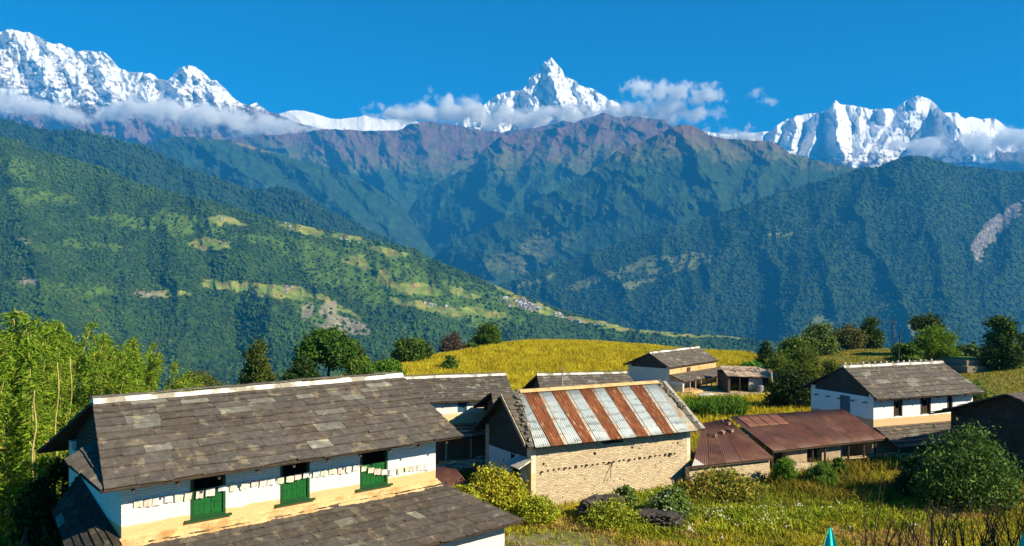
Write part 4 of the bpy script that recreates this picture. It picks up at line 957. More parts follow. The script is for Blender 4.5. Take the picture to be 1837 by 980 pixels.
# roof: slates at both ends, tin between
eL, eR, rL, rR = Vector((-.47, -BOF, BHE)), Vector((BL + .45, -BOF, BHE)), Vector((-.30, BD / 2, BHR)), Vector((BL + .20, BD / 2, BHR))
make_roof(hB, [eL, eR, rL, rR], rows=8, wid=.5, seed=31, base=.11, name='roof')
make_roof(hB, [(BL + .4, BD + .5, BHE), (-.47, BD + .5, BHE), rR, rL], rows=6, wid=.5, seed=32, base=.13, name='roof')
upB = (eR - eL).cross(rL - eL).normalized()
def tin_mat(name, kind, seed):
    m, nt, b = new_mat(name); L = nt.links
    tc = N(nt, 'ShaderNodeTexCoord'); sp = N(nt, 'ShaderNodeSeparateXYZ'); L.new(tc.outputs['Object'], sp.inputs[0])
    mp = N(nt, 'ShaderNodeMapping'); mp.inputs['Scale'].default_value = (6, 1.6, 1.6); mp.inputs['Location'].default_value = (seed * 3.7, seed * 1.9, 0); L.new(tc.outputs['Object'], mp.inputs[0])
    no = N(nt, 'ShaderNodeTexNoise'); no.inputs['Scale'].default_value = 1.3; no.inputs['Detail'].default_value = 7; no.inputs['Roughness'].default_value = .65; L.new(mp.outputs[0], no.inputs['Vector'])
    cr = N(nt, 'ShaderNodeValToRGB'); el = cr.color_ramp.elements
    if kind == 'rust':
        el[0].position = .30; el[0].color = (0.09, 0.028, 0.012, 1); el[1].position = .58; el[1].color = (0.27, 0.095, 0.04, 1)
        e = el.new(.64); e.color = (0.36, 0.18, 0.09, 1); e = el.new(.70); e.color = (0.46, 0.47, 0.44, 1)
    elif kind == 'mix':
        el[0].position = .40; el[0].color = (0.42, 0.48, 0.50, 1); el[1].position = .5; el[1].color = (0.50, 0.47, 0.38, 1)
        e = el.new(.60); e.color = (0.45, 0.24, 0.12, 1)
    else:
        el[0].position = .35; el[0].color = (0.38, 0.46, 0.50, 1); el[1].position = .58; el[1].color = (0.54, 0.58, 0.58, 1)
        e = el.new(.64); e.color = (0.50, 0.42, 0.32, 1); e = el.new(.72); e.color = (0.30, 0.13, 0.06, 1)
    L.new(no.outputs[0], cr.inputs[0]); L.new(cr.outputs[0], b.inputs['Base Color'])
    b.inputs['Roughness'].default_value = .9 if kind == 'rust' else .6; b.inputs['Metallic'].default_value = 0.0 if kind == 'rust' else .12
    b.inputs['Specular IOR Level'].default_value = .2
    return m
def tin_sheet(parent, e0, e1, r0, r1, up, mat, lift=.075, pitch=.12, amp=.024, name='tin_sheet', label=None, under=-.10):
    e0, e1, r0, r1 = map(Vector, (e0, e1, r0, r1)); w = (e1 - e0).length; n = max(4, int(w / pitch) * 6)
    V = []; Fc = []; rowsn = 4
    for j in range(rowsn + 1):
        t = j / rowsn
        for i in range(n + 1):
            s = i / n; p = (e0 * (1 - s) + e1 * s) * (1 - t) + (r0 * (1 - s) + r1 * s) * t
            V.append(p + up * (lift + amp * math.sin(s * w / pitch * 2 * math.pi)))
    q = n + 1
    for j in range(rowsn):
        for i in range(n): Fc.append((j * q + i, j * q + i + 1, (j + 1) * q + i + 1, (j + 1) * q + i))
    o = np_mesh(name, np.array(V), np.array(Fc), mat, parent=parent, smooth=True)
    md = o.modifiers.new('thickness', 'SOLIDIFY'); md.thickness = .004; md.offset = -1
    if label: o['label'] = label
    return o
TR = [tin_mat('rusted_tin', 'rust', i) for i in range(2)]; TG = [tin_mat('galvanised_tin', 'galv', i + 3) for i in range(2)]; TX = tin_mat('stained_tin', 'mix', 9)
eb = [959, 987, 1010, 1044, 1063, 1093, 1114, 1140, 1161, 1188, 1207, 1234, 1250]
rb = [930, 936, 963, 986, 1011, 1034, 1057, 1080, 1103, 1126, 1149, 1172, 1180]
def ub_at(px, v, z):     # u of a point with given v, z seen at px
    c, s = math.cos(math.radians(B_TH)), math.sin(math.radians(B_TH)); k = (px - CX) / F
    x0, y0 = B_ORG.x - s * v, B_ORG.y + c * v
    return (k * y0 - x0) / (c - k * s)
eu = [ub_at(p, -BOF, BHE) for p in eb]; ru = [ub_at(p, BD / 2, BHR) for p in rb]
dn = (eL - rL).normalized()
for i in range(12):
    kind = 'rust' if i % 2 == 1 else 'galv'
    if i == 11: kind = 'mix'
    rust = kind == 'rust'
    mt = TR[i // 2 % 2] if rust else (TX if kind == 'mix' else TG[i // 2 % 2])
    ex = .06 + .02 * (i % 2)
    # galvanised sheets are each backed by a stained strip on their left, as the rust bleeds over
    e0 = Vector((eu[i], -BOF, BHE)); e1 = Vector((eu[i + 1], -BOF, BHE)); r0 = Vector((ru[i], BD / 2, BHR)); r1 = Vector((ru[i + 1], BD / 2, BHR))
    sl_ = (e0 - r0).normalized()
    if not rust and i > 0 and i < 11:
        em = e0.lerp(e1, .22); rm = r0.lerp(r1, .22)
        tin_sheet(hB, e0 + sl_ * ex, em + sl_ * ex, r0, rm, upB, TX, lift=.075)
        e0, r0 = em, rm
    tin_sheet(hB, e0 + sl_ * ex, e1 + sl_ * ex, r0, r1, upB, mt, lift=.078 + .01 * (i % 2), label=('rusty brown tin sheet' if rust else None))
# ridge of mud, rubble verges and pale boards
m = MB(); r = random.Random(3); x = ru[0]
while x < ru[12]:
    w = r.uniform(.4, .8); m.prism([(BD / 2 - .22, BHR + .03), (BD / 2 + .2, BHR - .02), (BD / 2 + .1, BHR + .16), (BD / 2 - .08, BHR + .15 + r.uniform(-.02, .03))], x, min(x + w, ru[12]) - .005, 'x'); x += w
m.build('ridge_cap', M_MUD, hB)
rubble('verge_stones', hB, Vector((eu[0] - .12, -BOF + .2, BHE + .22)), Vector((ru[0] - .1, BD / 2, BHR + .13)), 46, .13, .10, 6)
rubble('verge_stones', hB, Vector((BL - .02, -BOF + 1.1, BHE + .22 + .75)), Vector((ru[12] + .05, BD / 2, BHR + .13)), 46, .13, .10, 7)
for (e, rr) in ((Vector((-.53, -BOF + .25, BHE + .2)), Vector((-.36, BD / 2, BHR + .02))), ):
    m = MB(); d = rr - e; m.poly([e, rr, rr + Vector((0, 0, -.2)), e + Vector((0, 0, -.2)), e + Vector((.05, 0, 0)), rr + Vector((.05, 0, 0)), rr + Vector((.05, 0, -.2)), e + Vector((.05, 0, -.2))], [(0, 1, 2, 3), (7, 6, 5, 4), (0, 4, 5, 1), (1, 5, 6, 2), (2, 6, 7, 3), (3, 7, 4, 0)]); m.build('barge_board', M_WOODL, hB)
m = MB(); e, rr = Vector((BL + .52, -BOF, BHE + .08)), Vector((BL + .30, BD / 2, BHR + .10))
m.slab([e + Vector((-.22, 0, 0)), e, rr, rr + Vector((-.20, 0, 0))], .05); m.build('barge_board', rough_mat('grey_verge_plank', (0.33, 0.31, 0.26), .2, 4), hB)
m = MB(); m.slab([Vector((-.75, -.15, 1.9)), Vector((-.75, 1.2, 1.9)), Vector((-.02, 1.2, 2.25)), Vector((-.02, -.15, 2.25))], .05, (.5, .45, .4)); m.build('window_hood', M_SLATE, hB)
pole = MB(); q = P(1008, 704, 50.0); pole.tube([(0, 0, 0), (0, 0, 1.55)], .02, 6)
po = empty('flag_pole', q + Vector((0, 0, -.6))); tag(po, 'thin pole with a tattered white prayer flag standing behind the striped tin roof', 'flag pole')
pm = MB(); pm.tube([(0, 0, 0), (0, 0, 1.95)], .022, 6); pm.build('pole', M_WOOD, po)
pm = MB(); pm.poly([(0.0, -.03, 1.75), (.10, -.06, 1.7), (.06, -.04, 1.2), (.09, -.06, .8), (0.0, -.03, .75)], [(0, 1, 2), (0, 2, 4), (2, 3, 4)]); pm.build('flag', M_FLAG[2], po, recalc=False)
pm = MB(); pm.tube([(-.1, 0, 1.95), (0, 0, 2.08), (.1, 0, 1.95)], .03, 5); pm.build('finial', M_WOODL, po)

# ------------------------------------------------------------------ house C: white two storey house with pale ridge on the right
kC = 51.0 / 56.0
C_ORG = Vector((24.211, 56.0, -9.333)) * kC; C_TH = 22.1
CL, CD, CHE, CHR = 9.238 * kC, 5.91 * kC, 1.877 * kC, 3.699 * kC
uc = lambda px: u_at(C_ORG, C_TH, px)
M_WHITE_C = wall_mat('whitewash_over_tan_mud', (0.80, 0.80, 0.80), (0.62, 0.42, 0.24), 0.42, (0.4, 0.12), 0.01, 0.4, 0.2, 0.04)
zc = .50
holesC = [(uc(1604), uc(1618), zc, 1.55), (uc(1652), uc(1669), zc, 1.60), (uc(1700), uc(1708), zc + .1, 1.55)]
hC, ztC = gable_house('white_upper_house', 'white two storey house with three dark windows and pale ridged slate roof on the right', C_ORG, C_TH, CL, CD, CHE, CHR, .66, .42, .35, -.15, .45, -3.2, M_WHITE_C,
                      holes=holesC, rows=8, wid=.85, seed=41, pale=.16, base=.11, slate_th=.03)
for i, h in enumerate(holesC): dark_door(hC, *h, name='window')
m = MB(); m.box(-.012, .03, 1.9, 2.75, .25, 1.6); m.build('gable_door', M_BLUEW, hC)
for i in range(5):
    m = MB(); m.box(-.35, 0.0, .5 + i * 1.05, .58 + i * 1.05, 1.35, 1.43); m.build('bracket', M_WOODL, hC)
# rough slates standing on the ridge
r = random.Random(77); m = MB()
for i in range(16):
    x = .3 + i * (CL - .4) / 16; m.box(x, x + .1, CD / 2 - .03, CD / 2 + .05, CHR + .16, CHR + .16 + r.uniform(.05, .13), (.5, .48, .42))
m.build('ridge_stones', M_RUBBLE, hC)
CS = (1.9, 1.0)
make_roof(hC, [(.0, -CS[0], -CS[1]), (CL + .6, -CS[0], -CS[1]), (.0, -.02, -.05), (CL + .2, -.02, -.05)], rows=6, wid=.55, seed=44, name='veranda_roof', base=.10)
m = MB(); m.box(.1, CL, .36, .5, -3.2, -.2); m.build('veranda_back_wall', M_BRICKR, hC)
for x in (.25, 1.55, 3.2, 5.0, 6.8):
    m = MB(); m.tube([(x, -1.7, -3.0), (x, -1.7, -.95)], .05, 6); m.build('post', M_WOODL, hC)
for zz in (-.25, -.6):
    m = MB(); m.slab([(-.75, .1, zz), (0, .1, zz + .1), (0, 1.6, zz + .1), (-.75, 1.6, zz)], .05, (.6, .5, .4)); m.build('gable_ledge', M_MUD, hC)

# ------------------------------------------------------------------ house F: small house at the field with open veranda
F_ORG, F_TH = Vector((16.008, 85.0, -9.917)), 50.0
M_GREYW = wall_mat('grey_whitewash', (0.60, 0.62, 0.62), (0.50, 0.47, 0.42), .1, (0.35, 0.12), 0.012, 0.6, 0.5, 0.08)
FL_, FD = 10.4, 4.9
hF, ztF = gable_house('farm_house', 'small slate roofed farmhouse with an open post veranda at the edge of the golden field', F_ORG, F_TH, FL_, FD, 1.75, 3.05, .3, .6, .1, -.1, .6, -1.2, M_GREYW, rows=8, wid=.6, seed=51, pale=.1, base=.12, rafters=False)
m = MB(); m.box(.0, FL_, -.012, -.002, .95, 1.66); m.build('plaster_band', M_MUD, hF)
make_roof(hF, [(-.05, -1.7, .36), (FL_ + .4, -1.7, .36), (-.05, -.02, 1.0), (FL_ + .1, -.02, 1.0)], rows=4, wid=.6, seed=52, name='veranda_roof', base=.11)
m = MB(); m.box(0, .3, -1.5, -.003, -1.2, .36); m.build('veranda_end_wall', M_GREYW, hF)
m = MB(); m.box(FL_ - .1, FL_ + .2, -1.5, -.1, -1.5, .36); m.build('veranda_end_wall', M_MUD, hF)
m = MB(); m.box(.3, FL_ + .2, -2.4, -.02, -1.6, -.62); m.build('veranda_floor', M_MUD, hF)
for i in range(8):
    m = MB(); x = 1.4 + i * 1.2; m.box(x - .05, x + .05, -1.6, -1.5, -.63, .36); m.build('post', M_WOODL, hF)
m = MB(); m.box(3.6, 4.3, -.08, .0, 1.05, 1.45); m.build('window', M_WOOD, hF)
# white sheets drying in front and a low pile of stones
def cloth(name, label, c, sx, sy, mat, rz, cat, sag=.05, seed=0):
    r = random.Random(seed); n = 7; V = []; Fc = []
    for j in range(n):
        for i in range(n): V.append(((i / (n - 1) - .5) * sx, (j / (n - 1) - .5) * sy, r.uniform(0, sag) + .02))
    for j in range(n - 1):
        for i in range(n - 1): Fc.append((j * n + i, j * n + i + 1, (j + 1) * n + i + 1, (j + 1) * n + i))
    o = np_mesh(name, np.array(V), np.array(Fc), mat, smooth=True); o.location = c; o.rotation_euler = (0, 0, rz); md = o.modifiers.new('t', 'SOLIDIFY'); md.thickness = .01
    tag(o, label, cat); return o
M_CLOTH = rough_mat('white_cloth', (0.78, 0.77, 0.75), .1, 3)
c = at_ground(1262, 80.5); cloth('drying_sheet', 'white sheet spread to dry in the yard before the small farmhouse', c + Vector((0, 0, .06)), 3.4, 2.2, M_CLOTH, .5, 'sheet', .12, 2)
o = rubble('stone_wall', None, at_ground(1205, 78) + Vector((0, 0, .2)), at_ground(1275, 77) + Vector((0, 0, .2)), 90, .28, .22, 61, ((.3, .27, .23), (.4, .34, .27), (.2, .17, .14)))
tag(o, 'low rubble edge wall in front of the small farmhouse yard', 'stone wall')
o = rubble('stone_wall', None, at_ground(1278, 79) + Vector((0, 0, .15)), at_ground(1395, 80) + Vector((0, 0, .15)), 110, .28, .25, 62, ((.42, .35, .27), (.5, .42, .32), (.3, .24, .18)))
tag(o, 'pale tumbled stone edge running right from the farmhouse yard', 'stone wall')

# open shed beside F, with water drum
M_OLDROOF = rough_mat('old_mixed_roof', (0.25, 0.17, 0.12), .4, 2, col2=(.45, .36, .27), thr=(.45, .6))
sh = empty('open_shed', at_ground(1345, 86), math.radians(8)); tag(sh, 'dark open fronted shed with patched roof right of the small farmhouse', 'shed')
m = MB(); m.slab([(-3.0, -1.4, 1.75), (2.6, -1.4, 1.45), (2.8, 1.8, 2.2), (-2.6, 1.8, 2.45)], .08); m.build('roof', M_OLDROOF, sh)
m = MB(); m.box(-2.8, 2.5, 1.5, 1.75, -.6, 2.0); m.box(-2.8, -2.55, -1.1, 1.499, -.6, 1.8); m.box(2.25, 2.5, -1.1, 1.499, -.6, 1.5); m.build('wall', M_SHADED_RAWSTONE, sh)
m = MB(); m.box(-.5, 1.0, -.9, -.84, .1, 1.35); m.build('hanging_sheet', rough_mat('grey_tarp', (.35, .33, .31), .2, 3), sh)
for x in (-1.6, 1.2, 2.3):
    m = MB(); m.tube([(x, -1.2, -.4), (x, -1.2, 1.5)], .05, 6); m.build('post', M_WOOD, sh)
rubble('roof_stones', sh, (-2.4, 0, 2.15), (2.3, 0, 1.95), 16, .2, .5, 13, ((.4, .35, .3), (.3, .26, .22)))
dr = empty('water_drum', at_ground(1364, 82.6)); tag(dr, 'grey ribbed water drum standing before the dark open shed', 'water drum')
m = MB(); prof = [(0, .0), (.30, 0), (.32, .05), (.32, .25), (.335, .28), (.32, .31), (.32, .55), (.335, .58), (.32, .61), (.32, .85), (.28, .92), (.12, .95), (0, .95)]
n = 18
for i in range(len(prof) - 1):
    for k in range(n):
        a, b = 2 * math.pi * k / n, 2 * math.pi * (k + 1) / n
        (r0, z0), (r1, z1) = prof[i], prof[i + 1]
        m.poly([(r0 * math.cos(a), r0 * math.sin(a), z0), (r0 * math.cos(b), r0 * math.sin(b), z0), (r1 * math.cos(b), r1 * math.sin(b), z1), (r1 * math.cos(a), r1 * math.sin(a), z1)], [(0, 1, 2, 3)])
m.build('tank', flat_mat('grey_plastic', (.2, .2, .21), .5, .4), dr, recalc=False)
m = MB(); m.tube([(0, 0, .95), (0, 0, 1.02)], .13, 12); m.build('lid', flat_mat('black_plastic', (.03, .03, .03), .4, .4), dr)

# ------------------------------------------------------------------ houses E behind A, and between B and the field
E_ORG, E_TH = Vector((-6.087, 46.0, -7.268)), 19.8
M_WHITE_E = wall_mat('white_and_cream_wall', (0.82, 0.80, 0.74), (0.74, 0.55, 0.32), 0.14, (0.4, 0.12), 0.01, 0.4, 0.25, 0.04)
ue = lambda px: u_at(E_ORG, E_TH, px)
hE, ztE = gable_house('courtyard_house', 'slate roofed house with one blue window behind the long near roof', E_ORG, E_TH, 6.3, 4.37, .87, 1.98, .37, .7, .22, -.45, .58, -3.4, M_WHITE_E, rows=12, wid=.42, seed=61, pale=.16, base=.10,
                      holes=[(ue(822), ue(837), .22, .92)], slate_th=.025)
shutter_window(hE, ue(822), ue(837), .22, .92, mat=M_BLUEW, frame=M_BLUEW, sill=False)
make_roof(hE, [(1.6, -1.5, -.95), (5.6, -1.5, -.95), (1.8, -.02, -.42), (5.2, -.02, -.42)], rows=4, wid=.45, seed=63, name='veranda_roof', base=.12, pale=.2)
for x in (2.2, 3.6, 5.0):
    m = MB(); m.tube([(x, -1.35, -3.2), (x, -1.35, -.95)], .06, 6); m.build('post', M_WOODL, hE)
m = MB(); m.box(.1, 6.2, -.04, -.005, -3.4, -.5); m.build('lower_wall', M_BRICKR, hE)  # dark brick sheet added over the wall to stand for courtyard shade
m = MB(); m.box(2.0, 5.4, -1.7, -.3, -3.4, -2.35); m.build('porch_base', M_MUD, hE)
def simple_house(name, label, rl, rr, Y, th, D, drop, zb, seed, wmat, el=.5, wid=.5, rows=8, base=.11, pale=.15, cap=True):
    """ridge seen from pixel rl to pixel rr, ridge start at distance Y"""
    p = P(rl[0], rl[1], Y); c, s = math.cos(math.radians(th)), math.sin(math.radians(th))
    k = (rr[0] - CX) / F; Lr = (k * p.y - p.x) / (c - k * s)
    org = Vector((p.x + s * D / 2, p.y - c * D / 2, p.z))
    h, _ = gable_house(name, label, org, th, Lr, D, -drop, 0, .5, el, el, .1, .1, zb, wmat, rows=rows, wid=wid, seed=seed, base=base, pale=pale, rafters=False, slate_th=.025, cap=cap)
    return h
simple_house('low_house', 'low slate roofed house between the striped tin roof and the golden field', (965, 673), (1122, 667), 64.0, 14, 4.6, 1.35, -3.6, 71, M_SHADED_RAWSTONE, pale=.32)
simple_house('low_house', 'small slate roof just peeking out behind the ridge of the striped tin roof', (884, 704), (1050, 696), 45.0, 16, 4.0, 1.1, -3.0, 73, M_SHADED_RAWSTONE, rows=6, cap=False)
# house G at the right edge
hG, _ = gable_house('dark_gable_house', 'shaded gabled house with rough stone gable cut off by the right edge', (28.2, 41.0, -10.3), 30, 8, 7.0, 3.15, 4.72, .75, .9, .5, .75, .4, -.8, M_SHADED_RAWSTONE, rows=9, cap=False, wid=.6, seed=81, base=.11, pale=.12)
for (v, z) in ((1.0, 2.5), (3.5, 2.9), (6.0, 2.5)):
    m = MB(); m.tube([(-.05, v, z - 1.0), (-.75, v, z + .35)], .05, 5); m.build('strut', M_WOOD, hG)

# ------------------------------------------------------------------ brown tin sheds D
M_BROWN = [rough_mat('brown_tin', (0.105, 0.046, 0.032), .22, 2.2, .6, 0, spec=.3, stretch=(1, 1, 1)), rough_mat('faded_brown_tin', (0.20, 0.085, 0.055), .3, 2.5, .65, 0, spec=.25),
           rough_mat('dull_brown_tin', (0.09, 0.042, 0.030), .35, 1.4, .7, 0, spec=.2, col2=(.14, .065, .045)), rough_mat('rusting_brown_tin', (0.12, 0.052, 0.034), .35, 1.8, .7, 0, spec=.2, col2=(.10, .04, .03))]
def zplane(px, py, z): Y = z * F / (HY - py); return P(px, py, Y)
def shed(name, label, er, ridge, z_e, z_r, cols, walls=None):
    """er: eave pixels (left, right); ridge pixels"""
    a, b = zplane(*er[0], z_e), zplane(*er[1], z_e); c, d = zplane(*ridge[0], z_r), zplane(*ridge[1], z_r)
    o = a.copy(); o.z = gz(a.x, a.y); root = empty(name, o); tag(root, label, 'shed')
    a, b, c, d = a - o, b - o, c - o, d - o
    up = (b - a).cross(c - a).normalized()
    for i in range(cols):
        s0, s1 = i / cols, (i + 1) / cols
        tin_sheet(root, a.lerp(b, s0), a.lerp(b, s1), c.lerp(d, s0), c.lerp(d, s1), up, M_BROWN[(0, 2, 0, 3, 2)[i % 5]], lift=.01 + .006 * (i % 2), pitch=.15, amp=.013)
    return root, a, b, c, d, up
d1, a, b, c, d, up = shed('tin_roof_shed', 'lower brown tin roofed lean to against the right end of the stone barn', ((1241, 838), (1388, 822)), ((1262, 759), (1306, 752)), -8.9, -7.6, 5)
u = (b - a).normalized(); v = Vector((-u.y, u.x, 0)); Lw = (b - a).length
def along_box(m, o, u, v, x0, x1, y0, y1, z0, z1):
    pts = [o + u * x + v * y + Vector((0, 0, z - o.z)) for z in (z0, z1) for y in (y0, y1) for x in (x0, x1)]
    m.poly(pts, [(0, 2, 3, 1), (4, 5, 7, 6), (0, 1, 5, 4), (2, 6, 7, 3), (0, 4, 6, 2), (1, 3, 7, 5)])
uh = Vector((u.x, u.y, 0)).normalized(); v = Vector((-uh.y, uh.x, 0))
M_OCHRE2 = wall_mat('ochre_stone_low', (0.62, 0.50, 0.34), (0.62, 0.50, 0.34), -50, (0.22, 0.08), 0.014, 1.0, 0.3, 0.14, dark=0.4, stain_col=(0.36, 0.25, 0.14))
m = MB(); along_box(m, a, uh, v, .05, Lw - .05, .25, .6, -.7, a.z - .12); along_box(m, a, uh, v, Lw - .4, Lw - .05, .601, 3.2, -.7, a.z + .1); m.build('wall', M_OCHRE2, d1)
m = MB(); along_box(m, a, uh, v, .0, Lw, .05, .13, a.z - .11, a.z - .02); m.build('eave_beam', M_WOOD, d1)
m = MB(); m.poly([a + uh * .0 + up * .05, a + uh * .75 + up * .05, (a + uh * .05).lerp(c, .16) + up * .05], [(0, 1, 2)]); m.build('tin_patch', flat_mat('pale_tin', (.5, .48, .45), .5, .3), d1, recalc=False)
for k, (s, t) in enumerate(((.28, .62), (.5, .66), (.7, .68), (.78, .85), (.62, .95))):
    o = rubble('roof_stone', d1, a.lerp(b, s).lerp(c.lerp(d, s), t) + up * .1, a.lerp(b, s).lerp(c.lerp(d, s), t) + up * .1 + uh * .1, 1, .24, .01, 100 + k, ((.3, .2, .14),))
d2, a, b, c, d, up = shed('tin_roof_shed', 'long brown corrugated tin roofed cowshed in the middle right', ((1388, 810), (1591, 787)), ((1308, 748), (1512, 734)), -8.7, -7.5, 9)
uh = Vector(((b - a).x, (b - a).y, 0)).normalized(); v = Vector((-uh.y, uh.x, 0)); Lw = (b - a).length
for i in range(4):
    s0, s1 = .05 + i * .085, .05 + (i + 1) * .085 - .006
    e0 = a.lerp(c, .66); e1 = b.lerp(d, .66); o = tin_sheet(d2, e0.lerp(e1, s0), e0.lerp(e1, s1), c.lerp(d, s0) , c.lerp(d, s1), up, M_BROWN[1], lift=.04, pitch=.15, amp=.013)
    o['label'] = 'faded brown tin sheet'
m = MB(); along_box(m, a, uh, v, Lw - .75, Lw - .45, .35, 3.6, -.7, a.z - .05); along_box(m, a, uh, v, .1, Lw - .75, 2.2, 2.5, -.7, a.z + .5)
m.build('wall', M_OCHRE2, d2)
m = MB(); along_box(m, a, uh, v, Lw * .16, Lw * .34, .5, .8, -.7, a.z - .2); along_box(m, a, uh, v, Lw * .48, Lw * .66, .6, .9, -.7, a.z - .15); m.build('mud_wall', rough_mat('grey_brown_mud', (.30, .24, .17), .25, 2.5, col2=(.4, .3, .2)), d2)
m = MB(); along_box(m, a, uh, v, Lw * .13, Lw * .38, .1, .45, -.7, .5); m.build('low_wall', M_OCHRE2, d2)
m = MB(); along_box(m, a, uh, v, 0, Lw, .06, .14, a.z - .1, a.z - .01); m.build('eave_beam', M_WOOD, d2)
for s in (.02, .36, .47, .68, .82, .93):
    m = MB(); p = a.lerp(b, s) + v * .3; m.tube([(p.x, p.y, -.6), (p.x, p.y, a.z - .06)], .06, 6); m.build('post', M_WOOD, d2)
m = MB(); along_box(m, a, uh, v, Lw * .34, Lw * .48, 1.0, 1.05, -.6, a.z - .2); m.build('door', M_WOOD, d2)
tb = empty('plank_bench', at_ground(1535, 47.6), .35); tag(tb, 'pale wooden plank laid before the dark cowshed opening', 'bench')
m = MB(); m.box(-1.3, 1.3, -.2, .2, .5, .56); m.build('plank', M_WOODL, tb)
for x in (-1.0, 1.0):
    m = MB(); m.box(x - .06, x + .06, -.15, .15, -.3, .498); m.build('leg', M_WOOD, tb)
# shaded brown tin roof in the courtyard right of A
d3, a, b, c, d, up = shed('tin_roof_shed', 'small red brown tin roof low in the shaded courtyard behind the long house', ((795, 905), (850, 880)), ((770, 836), (818, 842)), -9.3, -8.4, 3)
m = MB(); uh = Vector(((b - a).x, (b - a).y, 0)).normalized(); v = Vector((-uh.y, uh.x, 0)); along_box(m, a, uh, v, .1, (b - a).length - .1, .2, 3.5, -1.0, a.z - .1); m.build('wall', M_OCHRE2, d3)
o = rubble('courtyard_wall', None, at_ground(786, 43) + Vector((0, 0, .8)), at_ground(872, 43.5) + Vector((0, 0, .9)), 150, .26, .4, 66, ((.36, .27, .17), (.45, .33, .2), (.25, .2, .15)))
tag(o, 'rough stone wall crossing the small courtyard behind the long house', 'stone wall')

# stacked slate piles in front of the barn
def slate_pile(px, Y, sx, sy, h, rz, label, seed):
    r = random.Random(seed); m = MB()
    for i in range(230):
        z = h * r.random() ** .8; k = 1 - .35 * z / h
        sxx, syy = r.uniform(.18, .42), r.uniform(.14, .32)
        M_ = Matrix.Translation((r.uniform(-.5, .5) * sx * k, r.uniform(-.5, .5) * sy * k, z)) @ Matrix.Rotation(r.uniform(-.8, .8), 4, 'Z') @ Matrix.Rotation(r.gauss(.08, .12), 4, 'X') @ Matrix.Rotation(r.gauss(-.1, .1), 4, 'Y')
        m.box(-sxx, sxx, -syy, syy, 0, r.uniform(.025, .055), slate_col(r, .07, .12), M_)
    o = m.build('slate_pile', M_SLATE, None, recalc=False); o.location = at_ground(px, Y) - Vector((0, 0, .1)); o.rotation_euler = (0, 0, rz); tag(o, label, 'slate pile')
slate_pile(1080, 36.8, 1.9, .8, .95, .4, 'heap of old roofing slates leaning by the ochre barn wall', 1)
slate_pile(1180, 35.6, 1.9, .8, .6, -.35, 'lower weed covered slate heap right of the taller one', 2)

# stone plinth at the top right
pl = empty('stone_platform', at_ground(1746, 90) , math.radians(14)); tag(pl, 'two stepped square stone platform with grass on top near the path', 'platform')
M_PL = wall_mat('platform_stone', (0.22, 0.19, 0.14), (.2, .17, .13), .2, (0.6, 0.25), 0.012, .6, .4, .12)
m = MB(); m.box(-2.6, 2.2, -2.0, 2.4, -.8, .55); m.build('lower_step', M_PL, pl)
m = MB(); m.box(-2.2, 1.5, -1.5, 2.2, .553, 1.15); m.build('upper_step', M_PL, pl)
m = MB(); m.box(-2.0, 1.3, -1.3, 2.0, 1.153, 1.2); m.build('grass_top', rough_mat('turf', (.12, .16, .04), .4, 4), pl)
# utility poles
def upole(px, pyb, pyt, Y, lean, label, r_=.09, mat=M_WOODL, arm=False):
    b_ = at_ground(px, Y); t_ = P(px + lean, pyt, Y); o = empty('wooden_pole', b_); tag(o, label, 'pole')
    m = MB(); m.tube([(0, 0, -.3), t_ - b_], [r_, r_ * .75], 8); m.build('shaft', mat, o)
    if arm:
        m = MB(); p = (t_ - b_) * .93; m.box(p.x - .35, p.x + .35, p.y - .03, p.y + .03, p.z - .03, p.z + .03); m.build('crossarm', M_WOOD, o)
upole(1391, 735, 668, 68, -8, 'pale leaning wooden pole in front of the dark tree left of the white house', .11, M_WOODL)
upole(1609, 660, 596, 84, 6, 'thin dark pole rising behind the pale ridge of the white house', .07, M_WOOD)
upole(1602, 640, 571, 104, 0, 'thin distant pole with a short crossarm against the blue hill', .07, M_WOOD, True)
# dark ground-level woodpile beside C
o = rubble('firewood_pile', None, at_ground(1588, 49.5) + Vector((0, 0, .2)), at_ground(1640, 49) + Vector((0, 0, .2)), 80, .22, .35, 90, ((.45, .2, .1), (.3, .16, .09), (.55, .38, .22)))
tag(o, 'heap of broken bricks and firewood under the veranda post of the white house', 'rubble heap')

# ------------------------------------------------------------------ vegetation
def leaf_mat(name, trans=0.25, var=0.3, rough=.6, spec=.12):
    m = bpy.data.materials.new(name); m.use_nodes = True; nt = m.node_tree
    for n in list(nt.nodes): nt.nodes.remove(n)
    out = nt.nodes.new('ShaderNodeOutputMaterial'); b = nt.nodes.new('ShaderNodeBsdfPrincipled'); t = nt.nodes.new('ShaderNodeBsdfTranslucent'); mx = nt.nodes.new('ShaderNodeMixShader')
    at = N(nt, 'ShaderNodeVertexColor', layer_name='col')
    nt.links.new(at.outputs['Color'], b.inputs['Base Color']); nt.links.new(at.outputs['Color'], t.inputs['Color'])
    b.inputs['Roughness'].default_value = rough; b.inputs['Specular IOR Level'].default_value = spec
    mx.inputs[0].default_value = trans; nt.links.new(b.outputs[0], mx.inputs[1]); nt.links.new(t.outputs[0], mx.inputs[2]); nt.links.new(mx.outputs[0], out.inputs['Surface'])
    return m
M_LEAF = leaf_mat('leaves', .22); M_GRASS = leaf_mat('grass_blades', .15, rough=.9, spec=.03)
M_BARK = rough_mat('bark', (.12, .085, .055), .3, 5)
M_CULM = rough_mat('bamboo_culm', (.42, .34, .12), .3, 3, .5)
M_STALK = rough_mat('dry_stalk', (.06, .04, .026), .3, 6)

